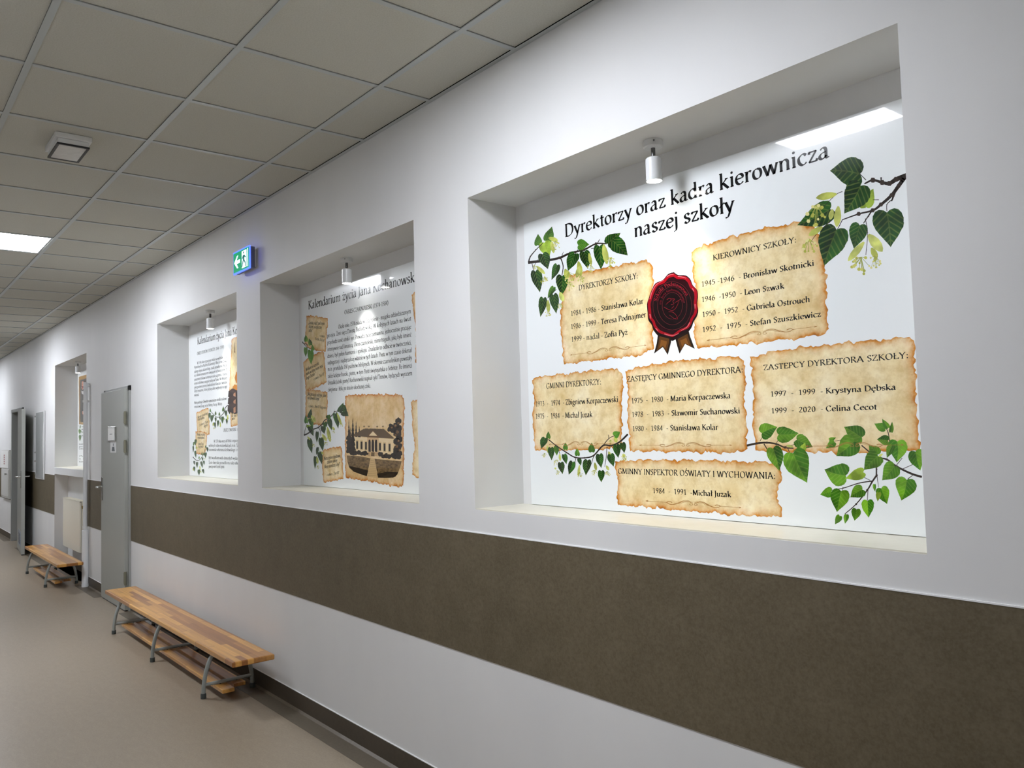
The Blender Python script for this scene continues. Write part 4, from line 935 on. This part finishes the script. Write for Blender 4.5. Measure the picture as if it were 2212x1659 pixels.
# wax seal with ribbon
zs = Z(1390,570,.12658)
RIB = [[(250,1180),(480,1240),(470,1340),(415,1552),(330,1420),(180,1530),(225,1360)], [(540,1260),(770,1140),(800,1250),(875,1450),(710,1366),(615,1532),(575,1400)]]
mb = MB()
for k, r_ in enumerate(RIB):
    P = [zs(*p) for p in r_]; fillpoly(mb, P, YA, lin((34,20,8)))
    c = [sum(v[j] for v in r_)/len(r_) for j in (0,1)]
    fillpoly(mb, [zs(c[0]+(p[0]-c[0])*.72, c[1]+(p[1]-c[1])*.72) for p in r_], YA-.0001, lin((84,50,18)))
    fillpoly(mb, [zs(c[0]+(p[0]-c[0])*.45, c[1]+(p[1]-c[1])*.4) for p in r_], YA-.0002, lin((122,76,28)))
mb.build('ribbon_print', M['ink'], B1, fix=False)
OUT = [(520,140),(590,188),(720,196),(800,262),(840,360),(915,450),(930,560),(918,680),(935,790),(915,890),(858,985),(820,1085),(760,1160),(640,1215),(520,1305),(470,1310),(360,1275),(250,1228),(170,1130),(140,1040),(84,960),(70,830),(60,690),(92,580),(130,470),(200,335),(330,272),(420,172)]
OUT = catmull(OUT+OUT[:1], 4)[:-1]
cx, cy = 492, 715
def ringp(f, fy=None, dy=0): return [zs(cx+(x-cx)*f, cy+dy+(y-cy)*(fy or f)) for x, y in OUT]
mb = MB()
fillpoly(mb, ringp(1.0), YA, lin((20,1,4)))
fillpoly(mb, [zs(cx+(x-cx)*.97, cy-22+(y-cy)*.925) for x, y in OUT], YA-.0001, lin((140,8,22)))
fillpoly(mb, [zs(cx+(x-cx)*.86, cy-15+(y-cy)*.84) for x, y in OUT], YA-.0002, lin((34,1,7)))
el = lambda rx, ry, n=44: [(cx+rx*math.cos(2*math.pi*k/n), cy+ry*math.sin(2*math.pi*k/n)) for k in range(n)]
fillpoly(mb, [zs(*p) for p in el(342,425)], YA-.0003, lin((14,1,3)))
wax = mb.build('wax_seal_print', M['ink'], B1, fix=False)
mb = MB()
red = lin((118,22,34))
for rx, ry in ((330,412),(250,325),(172,228)):
    ribbon(mb, [zs(*p) for p in el(rx,ry)+el(rx,ry)[:1]], .75, .75, YT, lin((92,26,34)), n=1)
for pts in ([(110,600),(145,480),(215,360),(340,280)],[(400,215),(460,185),(515,180)],[(590,212),(660,225),(725,245)],[(835,420),(862,470)],[(880,690),(878,760)],[(790,1000),(740,1080),(640,1140)],[(360,1195),(460,1222),(540,1215),(600,1185)],[(110,860),(125,930)],[(210,1100),(250,1145)]):
    ribbon(mb, [zs(*p) for p in pts], 2.0, 1.1, YT, lin((205,96,104)))
def arcfn(rx, ry, t0, t1, flip=False):
    def f(u, v):
        th = math.radians(t0+(t1-t0)*u); k = v/7*(56 if rx > 260 else 38)*(-1 if flip else 1)
        p = zs(cx+(rx+k)*math.sin(th), cy-(ry+k)*math.cos(th)); return at(p[0], p[1], YT-.0003)
    return f
A0, A1 = at(*zs(150,600)), at(*zs(800,600))
text(mb, 'Szkoła Podstawowa', A0, A1, .02, YB_, True, red, fn=arcfn(268,342,-78,62))
text(mb, 'im. Jana Kochanowskiego', A0, A1, .02, YB_, False, lin((96,18,30)), fn=arcfn(192,252,-86,80))
for pts in ([(400,610),(450,585),(470,620),(430,650),(385,690)],[(470,600),(530,600),(500,640),(520,680),(470,700)],[(350,735),(420,775),(500,795),(560,740),(605,640)],[(430,820),(500,825),(560,880),(580,940),(520,930),(440,870)],[(480,760),(520,720)],[(540,660),(600,625),(640,600)]):
    ribbon(mb, [zs(*p) for p in pts], 1.1, .8, YT, red)
mb.build('seal_relief_print', M['ink'], wax, fix=False)

# ---- middle board: Czarnolas period
B2 = board(1, 'glossy board in the middle niche with a long text and a sepia manor house picture')
q4, q5, q6, q7 = Z(640,660,.12060), Z(640,850,.12060), Z(735,840,.13258), Z(700,640,.13258)
mb = MB()
full = 'Kalendarium życia Jana Kochanowskiego'; part = 'Kalendarium życia Jana Kochanowsk'
a, b = at(666,668.3,YT), at(895.6,608.5,YT)
text(mb, full, a, a+(b-a)*(glyph_width(full)/glyph_width(part)), hz(666,668,17.5), YT, True, wt=.9)
mb.build('title_lettering', M['ink'], B2, fix=False)
BODY = [('Około roku 1574 osiada w Czarnolesie - majątku odziedziczonym', (232,530),(1415,275)), ('po ojcu. Żeni się z Dorotą Podlodowską. W kolejnych latach na świat', (52,672),(1418,395)),
 ('przychodzi sześć córek i syn. Prowadzi życie ziemianina, jednocześnie pracując', (52,785),(1420,530)), ('intensywnie nad literaturą. Okres czarnoleski, mimo tragedii, jaką była śmierć', (55,895),(1423,655)),
 ('dzieci, był pełen harmonii i spokoju. Znalazło to odbicie w twórczości,', (55,1005),(1425,785)), ('najbogatszej i najdojrzalszej właśnie w tych latach. Poeta w tym czasie dokonał', (58,1113),(1430,908)),
 ('m.in. przekładu 150 psalmów biblijnych. W okresie czarnoleskim powstały', (60,1220),(1432,1032)), ('także kolejne fraszki, pieśni, w tym Pieśń świętojańska o Sobótce. Po śmierci', (62,1332),(1434,1160)),
 ('Urszulki (córki poety) Kochanowski napisał cykl Trenów, będących wyrazem', (62,1440),(1437,1285)), ('cierpienia i bólu po stracie ukochanej córki.', (65,1552),(762,1487))]
c8 = hz(740, 690, 8.6)
lines(B2, 'heading_lettering', [('OKRES CZARNOLESKI (1574-1584)', q7(332,293), q7(1048,138))], c8, True, wt=.85)
lines(B2, 'body_lettering', [(s, q7(*p), q7(*q)) for s, p, q in BODY], c8, n=3, wt=1.05)
QP = [
 (q4, [(180,180),(350,185),(470,212),(560,225),(565,330),(545,500),(528,830),(400,815),(230,770),(150,690),(162,480),(185,330)],
  [('„Gościu, siądź pod mym', (215,330),(505,350)), ('liściem, a odpocznij', (222,398),(452,418)), ('sobie.”', (222,468),(295,473))], [('~ z utworu', (410,560),(510,574)), ('Fraszka „Na lipę”', (335,615),(510,645))]),
 (q4, [(125,1010),(200,950),(400,830),(495,835),(520,1100),(545,1370),(420,1440),(300,1500),(170,1530),(150,1300)],
  [('Wielkieś mi uczyniła', (170,1178),(405,1058)), ('pustki w domu moim, moja', (175,1252),(478,1098)), ('droga Orszulo.”', (175,1330),(345,1240))], [('~ z utworu: „Tren VIII”', (305,1348),(505,1242))]),
 (q4, [(170,1510),(330,1508),(560,1550),(560,1830),(545,2080),(480,2138),(400,2150),(300,2126),(165,1975),(165,1770)],
  [('„Nie porzucaj nadzieje, jakoć', (195,1608),(540,1640)), ('się kolwiek dzieje.”', (200,1676),(425,1697))], [('~ z utworu: „Pieśń IX” Księgi wtóre', (210,1818),(540,1853))]),
 (q5, [(475,1022),(600,972),(800,946),(825,1050),(836,1300),(845,1530),(700,1560),(490,1596),(462,1300)],
  [('„Nieszczęsne ochędóstwo,', (485,1195),(795,1138)), ('żałosne ubiory', (555,1255),(735,1222)), ('Mojej namilszej córy!”', (505,1342),(785,1290))], [('~ z utworu: „Tren VII”', (540,1480),(770,1440))])]
for k, (zz, o_, ls, src) in enumerate(QP):
    p = parchment(B2, 'parchment_print', [zz(*p_) for p_ in o_], seed=31+k, amp=.0035, sepia=.12)
    mb = MB()
    for s, p0, p1 in ls: tline(mb, s, zz(*p0), zz(*p1), c8*.86, bold=True, slant=.2, n=3)
    for s, p0, p1 in src: tline(mb, s, zz(*p0), zz(*p1), c8*.72, slant=.2, n=3)
    mb.build('lettering', M['ink'], p, fix=False)
parchment(B2, 'parchment_print', [(889,637),(897,629.5),(925,618),(960,606),(965,800),(930,800),(897,783),(897.5,750),(899,742),(897.5,706),(892.5,670)], seed=41, sepia=.12)
p = parchment(B2, 'parchment_print', [q6(*v) for v in [(1150,220),(1265,155),(1500,100),(1560,160),(1560,1540),(1400,1520),(1300,1472),(1170,1400),(1192,1090),(1215,950),(1172,600),(1165,400)]], seed=42, sepia=.0)
SC2 = .1206
branch(B2, 'linden_branch_print', q5, SC2,
 [([(140,745),(210,715),(300,645),(390,610),(460,550),(510,480),(590,435),(640,390),(690,325),(760,315)], 26, 10), ([(145,735),(160,640),(190,545)], 10, 5), ([(400,610),(430,670),(440,760)], 11, 7), ([(670,330),(685,290)], 6, 3), ([(640,410),(690,440)], 6, 4), ([(410,1010),(390,1060)], 6, 4)],
 [((230,430),(268,262),74,0), ((180,525),(165,385),70,1), ((250,460),(298,615),88,1), ((225,570),(215,640),90,2), ((245,600),(308,765),96,0), ((235,830),(284,1075),98,0), ((375,695),(368,885),62,0), ((440,808),(478,1035),98,0), ((385,970),(358,1105),50,0), ((340,1140),(332,1360),62,0), ((410,1060),(462,1275),84,0), ((505,520),(545,600),90,0), ((480,590),(505,725),96,0), ((590,470),(640,665),90,0), ((560,442),(606,375),92,1), ((700,365),(752,635),104,0), ((770,325),(845,160),96,0), ((830,230),(905,300),90,0), ((830,330),(938,405),126,0)],
 [((270,390),(345,520),60), ((555,600),(610,870),66), ((730,350),(810,560),46), ((465,730),(540,850),60), ((650,600),(685,660),40), ((370,1130),(385,1260),44), ((200,770),(250,835),34), ((450,1040),(480,1090),40)],
 [((310,480),40), ((590,800),44), ((805,560),40), ((530,900),36), ((308,930),30), ((385,1320),34), ((668,690),26)])
branch(B2, 'young_branch_print', q4, SC2,
 [([(112,650),(130,680),(180,690),(210,712)], 18, 8), ([(140,690),(190,745),(260,775)], 12, 6)],
 [((175,640),(165,522),72,3), ((255,705),(225,585),72,3), ((300,800),(290,695),58,3), ((170,760),(168,925),70,3), ((255,810),(268,1060),112,3)], wood=(70,54,36))
# sepia picture of a manor house on torn paper
H = parchment(B2, 'parchment_print', [q6(*v) for v in [(80,112),(240,90),(530,85),(800,90),(1010,95),(1045,230),(1045,500),(1032,700),(1042,1100),(1030,1580),(960,1605),(640,1540),(400,1500),(90,1450),(75,1100),(82,700),(75,400)]], seed=51, amp=.0045, sepia=.4)
DK, MD, LT, WALL_, ROOF = lin((44,34,22)), lin((112,90,58)), lin((204,172,122)), lin((232,208,164)), lin((98,80,58))
mb = MB(); f = lambda pts, c, y=YA, mi=0: fillpoly(mb, [q6(*p) for p in pts], y, c, mi)
rnd = random.Random(5)
# lawns, path (ink 0 flat, 1 engraved)
f([(105,1085),(300,1095),(495,1130),(432,1425),(330,1390),(220,1350),(150,1290),(118,1190)], MD, YA, 1)
f([(560,1140),(780,1160),(1000,1180),(975,1280),(930,1400),(860,1450),(740,1452),(615,1448)], MD, YA, 1)
f([(130,1250),(300,1290),(455,1330),(432,1425),(330,1390),(220,1350)], DK, YA-.00005, 1); f([(600,1380),(760,1350),(945,1360),(900,1430),(760,1452),(615,1448)], DK, YA-.00005, 1)
f([(500,1130),(558,1138),(612,1460),(436,1425)], LT, YA)
for k in range(9):
    y_ = 1170+k*30; w_ = 34+k*6; ribbon(mb, [q6(528-w_,y_), q6(528+w_,y_+8)], .35, .35, YA-.0001, MD, n=1)
# trees
def conifer(x, top, base, w_):
    pts = [(x,top)]; n = 7
    for s_ in (1,-1):
        rr = range(1,n+1) if s_ == 1 else range(n,0,-1)
        for k in rr:
            yy = top+(base-top)*k/n; ww = w_*k/n
            pts += [(x+s_*ww,yy),(x+s_*ww*.6,yy+6)] if s_ == 1 else [(x+s_*ww*.6,yy+6),(x+s_*ww,yy)]
    f(pts, DK, YA, 1)
conifer(205,455,1000,52); conifer(258,515,900,34); conifer(140,490,1000,40); conifer(310,600,860,34); conifer(160,620,1040,58)
def blob(x, y, r, c=DK, yy=YA-.00002, sx=1.0):
    f([(x+r*sx*(1+.22*rnd.uniform(-1,1))*math.cos(k*.5236), y+r*(1+.22*rnd.uniform(-1,1))*math.sin(k*.5236)) for k in range(12)], c, yy, 1)
for x, y, r in ((945,520,50),(915,600,55),(965,640,48),(830,610,45),(800,660,40),(860,670,50),(930,720,68),(960,820,55),(915,850,60),(960,930,55),(920,980,60),(960,1050,50),(890,1050,45),(150,960,50),(200,990,45),(150,880,52),(130,800,40),(210,1030,55),(130,1020,35)): blob(x,y,r)
for x, y, r in ((900,600,22),(950,560,18),(840,630,18),(930,700,26),(900,760,18),(950,850,20),(920,940,24),(965,1000,18),(205,970,22)): blob(x,y,r, lin((118,88,56)), YA-.00006)
# house
H2 = YA-.0001
f([(228,780),(440,800),(440,1000),(440,1050),(228,1010)], WALL_, H2); f([(625,800),(866,818),(862,1062),(625,1050)], WALL_, H2); f([(440,775),(625,785),(625,1060),(440,1040)], lin((206,172,128)), H2)
f([(220,745),(392,645),(560,648),(712,655),(872,795),(872,812),(640,800),(440,785),(218,768)], ROOF, H2-.00005)
f([(436,775),(532,665),(634,778),(634,795),(436,790)], lin((110,82,54)), H2-.0001); f([(468,762),(532,690),(604,766)], WALL_, H2-.00015)
for x in (388,465,600,694): f([(x-12,606),(x+14,606),(x+14,655),(x-12,655)], LT, H2-.0001); f([(x-15,602),(x+17,602),(x+17,614),(x-15,614)], DK, H2-.00015)
for x, y in ((275,852),(347,858),(418,866),(648,880),(722,890),(803,896)):
    f([(x-22,y-18),(x+22,y-16),(x+22,y-2),(x-22,y-4)], LT, H2-.0001); f([(x-16,y),(x+16,y+2),(x+16,y+126),(x-16,y+122)], DK, H2-.00012)
    f([(x-24,y+124),(x+24,y+127),(x+24,y+136),(x-24,y+133)], LT, H2-.00014)
for x in (477,530,584): f([(x-21,1020),(x-21,870),(x-14,838),(x,824),(x+14,838),(x+21,870),(x+21,1030)], lin((46,30,18)), H2-.00012)
for x in (452,503,557,610): f([(x-6,850),(x+6,850),(x+6,1030),(x-6,1030)], WALL_, H2-.0002)
f([(505,1030),(560,1034),(560,1100),(500,1095)], MD, H2-.0002)
for x in (470,590): f([(x-24,1035),(x+20,1035),(x+20,1100),(x-24,1095)], lin((190,158,116)), H2-.0002)
for x, y, r in ((300,1035,36),(395,1045,40),(345,1060,30),(240,1050,40),(190,1045,40),(655,1065,42),(745,1090,42),(700,1100,36),(800,1100,36),(860,1085,44),(905,1110,40),(440,1060,20),(950,1110,40)): blob(x,y,r,DK,H2-.0003)
mb.build('manor_picture_print', [M['ink'], M['engraving']], H, fix=False)

# ---- third board
B3 = board(2, 'glossy board in the third niche with text blocks and a stack of dark books')
u4, u5 = Z(400,700,.10248), Z(400,860,.10850)
mb = MB(); a, b = at(*u4(258,432), YT), at(*u4(1052,215), YT)
text(mb, full, a, a+(b-a)*(glyph_width(full)/glyph_width('Kalendarium życia Jana K')), hz(430,745,14.5), YT, True, wt=.9); mb.build('title_lettering', M['ink'], B3, fix=False)
c3 = hz(430, 790, 6.3)
lines(B3, 'heading_lettering', [('OKRES STUDIÓW I PODRÓŻY  (1544 - 1559)', u4(250,655), u4(812,510))], c3, True, wt=.8, n=3)
lines(B3, 'heading_lettering', [('OKRES DWORSKI  (1559-1574)', u5(762,670), u5(1210,640))], c3, True, wt=.8, n=3)
T3 = [('W 1544 roku rozpoczyna studia na wydziale Sztuk', (250,850),(880,710)), ('Wyzwolonych na Akademii Krakowskiej. Mimo że nie uzyskał', (192,940),(880,795)), ('żadnego stopnia akademickiego, studia pozwoliły mu zetknąć', (192,1030),(880,885)), ('się z ideałami renesansu oraz rozwijającym się humanizmem. Po', (192,1110),(880,975)),
 ('opuszczeniu Krakowa kontynuuje naukę za granicą - między', (192,1195),(880,1070)), ('innymi w Królewcu, następnie studiuje w Padwie. We Włoszech', (192,1278),(882,1160)), ('poeta gruntownie poszerzył wykształcenie klasyczne i twórczość', (192,1360),(884,1250)), ('doby renesansu, które później silnie wpłynęły na jego', (192,1440),(884,1340)), ('twórczość.', (192,1525),(292,1510))]
T3b = [('Wiele podróżuje. Odwiedza najważniejsze ośrodki naukowe i', (182,118),(835,30)), ('renesansowej Europy, w tym Niemcy, Francję i Włochy.', (182,198),(740,135)), ('W 1559 roku wraca do Polski i rozpoczyna służbę na dworze', (570,885),(1330,865)), ('wybitnych rodów możnowładczych, m.in. Tarnowskich i innych', (468,968),(1330,968)), ('stanowisko sekretarza królewskiego i rozpoczyna służbę', (468,1050),(1330,1062)),
 ('Był świadkiem wielu doniosłych wydarzeń politycznych', (468,1212),(1330,1232)), ('Życie dworskie pozwoliło mu także obserwować barwne', (468,1305),(1330,1330)), ('powstaje wiele fraszek i pieśni.', (468,1385),(785,1392))]
lines(B3, 'body_lettering', [(s, u4(*p), u4(*q)) for s, p, q in T3]+[(s, u5(*p), u5(*q)) for s, p, q in T3b], c3*.92, n=2)
for k, (o_, ls) in enumerate([([(222,290),(300,255),(380,215),(460,192),(470,330),(486,560),(488,715),(440,740),(340,722),(238,705),(230,480)], [((250,408),(448,320)),((250,452),(385,405)),((280,560),(462,492)),((370,582),(450,552))]),
                              ([(208,660),(310,655),(430,690),(432,850),(420,1000),(395,1130),(300,1122),(225,1108),(205,880)], [((240,745),(390,750)),((245,805),(385,810)),((255,930),(365,938)),((262,985),(362,990))]),
                              ([(898,290),(960,240),(1040,180),(1300,150),(1300,560),(1040,540),(910,572),(905,430)], [((920,330),(1180,270)),((920,380),(1180,335)),((925,440),(985,425))])]):
    p = parchment(B3, 'parchment_print', [u5(*v) for v in o_], seed=61+k, amp=.003, sepia=.1)
    words = ['Nie masz i po raz drugi', 'nie masz wątpliwości', 'z utworu Pieśni', 'Księgi wtóre']
    mb = MB()
    for j, (p0, p1) in enumerate(ls): tline(mb, words[j], u5(*p0), u5(*p1), c3*.9, bold=j < 2, slant=.2, n=2)
    mb.build('lettering', M['ink'], p, fix=False)
p = parchment(B3, 'parchment_print', [u4(*v) for v in [(982,310),(1040,282),(1400,230),(1400,1420),(930,1400),(938,1180),(955,800),(970,560)]], seed=66, amp=.004)
for nm, pts, c in (('figure_print', [(1042,1130),(1078,1010),(1200,960),(1200,1250),(1070,1240)], (196,124,40)), ('ground_print', [(1000,1330),(1040,1270),(1095,1290),(1100,1400),(1010,1400)], (204,132,44))):
    mb = MB(); fillpoly(mb, [u4(*v) for v in pts], YA, lin(c)); mb.build(nm, M['ink'], p, fix=False)
mb = MB(); ribbon(mb, [u4(1045,390), u4(1045,480), u4(1045,600)], .7, 2.0, YA, lin((110,76,40)))
mb.build('quill_print', M['ink'], p, fix=False)
for k in range(3):
    mb = MB(); y0 = 1395+k*150; g = lambda pts, c, y: fillpoly(mb, [u4(*v) for v in pts], y, c)
    yy = YA-.0002-.0002*k
    g([(915-8*k,y0+20),(1000,y0-40),(1100,y0+5),(1250,y0-30),(1250,y0+150),(1050,y0+205),(905-6*k,y0+140)], lin((42,28,24)), yy)
    g([(915-8*k,y0+20),(1000,y0-40),(1100,y0+5),(1012,y0+70)], lin((70,48,40)), yy-.00005)
    g([(1016,y0+75),(1062,y0+40),(1062,y0+165),(1018,y0+185)], lin((176,128,98)), yy-.00005)
    mb.build('book_print', M['ink'], B3, fix=False)
branch(B3, 'linden_garland_print', u5, .1085,
 [([(850,140),(800,190),(770,290),(700,360),(640,380),(580,340),(515,270)], 14, 9)],
 [((500,270),(500,198),30,1), ((605,330),(605,255),36,1), ((680,345),(682,272),34,1), ((755,258),(762,158),42,1), ((490,300),(470,415),46,0), ((530,350),(528,490),62,0), ((555,340),(560,400),40,0), ((605,390),(610,490),40,0), ((590,490),(600,605),44,0), ((655,450),(650,580),44,0), ((745,375),(742,512),56,0), ((810,255),(815,380),50,0), ((825,420),(832,525),42,0), ((870,215),(885,328),52,0), ((690,380),(700,440),30,0)],
 [((560,480),(555,560),26), ((695,470),(705,570),26), ((850,330),(840,450),30), ((780,400),(775,430),24)], [((575,600),22), ((700,560),22), ((850,400),24), ((488,460),18)])
branch(B3, 'linden_garland_print', u5, .1085,
 [([(155,1170),(200,1220),(250,1245),(300,1215),(350,1140),(400,1010)], 14, 8)],
 [((210,830),(200,950),46,0), ((175,880),(165,960),34,1), ((160,960),(158,1090),34,0), ((200,1060),(215,1195),42,0), ((180,1255),(185,1335),36,0), ((235,1280),(240,1390),48,0), ((275,1205),(278,1150),26,1), ((320,1270),(345,1395),48,0), ((345,1185),(348,1255),34,0), ((370,1250),(375,1335),36,0), ((335,1130),(335,1070),30,1), ((385,1095),(370,1150),44,1), ((410,1090),(405,1195),46,0), ((440,985),(450,1075),40,0), ((410,985),(412,930),28,1), ((275,1430),(278,1540),56,0), ((180,1370),(188,1470),36,0), ((350,1420),(375,1510),44,0)],
 [((220,960),(225,1010),30), ((290,1350),(300,1440),26), ((160,1380),(165,1450),22)], [((225,990),30), ((310,1470),24), ((160,1420),18), ((390,1210),18)])

# ---- farthest board: portrait over text
B4 = board(3, 'farthest board, a sliver showing a gold-framed dark portrait above small text')
v4, v7 = Z(165,800,.06030), Z(100,760,.18083)
mb = MB(); gg = lambda pts, c, y, mi=0: fillpoly(mb, [v4(*p) for p in pts], y, c, mi)
gg([(85,232),(1200,-100),(1200,2060),(95,1930)], lin((168,124,34)), YA)
gg([(125,350),(1160,40),(1160,1830),(130,1800)], lin((46,42,42)), YA-.0003)
mb.build('gilt_frame_print', M['ink'], B4, fix=False)
mb = MB()
gg([(150,880),(230,800),(330,860),(520,800),(600,1900),(140,1850)], lin((30,28,30)), YA-.0006); gg([(185,720),(225,760),(320,730),(330,790),(250,880),(190,830)], lin((190,188,184)), YA-.0009)
gg([(195,400),(262,390),(285,470),(270,640),(225,700),(185,640)], lin((196,140,116)), YA-.0009); gg([(205,1480),(262,1440),(270,1540),(225,1590)], lin((186,130,108)), YA-.0009)
gg([(190,560),(262,570),(255,650),(200,640)], lin((160,84,78)), YA-.0010)
mb.build('portrait_print', M['ink'], B4, fix=False)
c4 = hz(175, 960, 3.0)
lines(B4, 'body_lettering', [('Jan Kochanowski urodził się w Sycynie', v7(420,900), v7(800,840)), ('w rodzinie szlacheckiej jako syn', v7(420,935), v7(800,885)), ('Anny i Piotra', v7(420,970), v7(580,950)), ('Był poetą epoki odrodzenia i', v7(420,1010), v7(800,975)), ('najwybitniejszym twórcą', v7(392,1110), v7(800,1085)), ('polskiego renesansu', v7(392,1140), v7(800,1120)), ('oraz autorem pieśni', v7(392,1165), v7(800,1150)), ('Pisał po polsku', v7(392,1255), v7(800,1235)), ('i po łacinie', v7(392,1285), v7(800,1270)), ('fraszki', v7(392,1320), v7(460,1318))], c4, n=2)
branch(B4, 'young_branch_print', v7, .18083, [([(390,880),(405,950),(400,1010)], 4, 3)], [((398,930),(395,985),26,3), ((402,1000),(400,1070),30,3), ((408,880),(410,920),10,3), ((414,940),(412,980),10,3)])
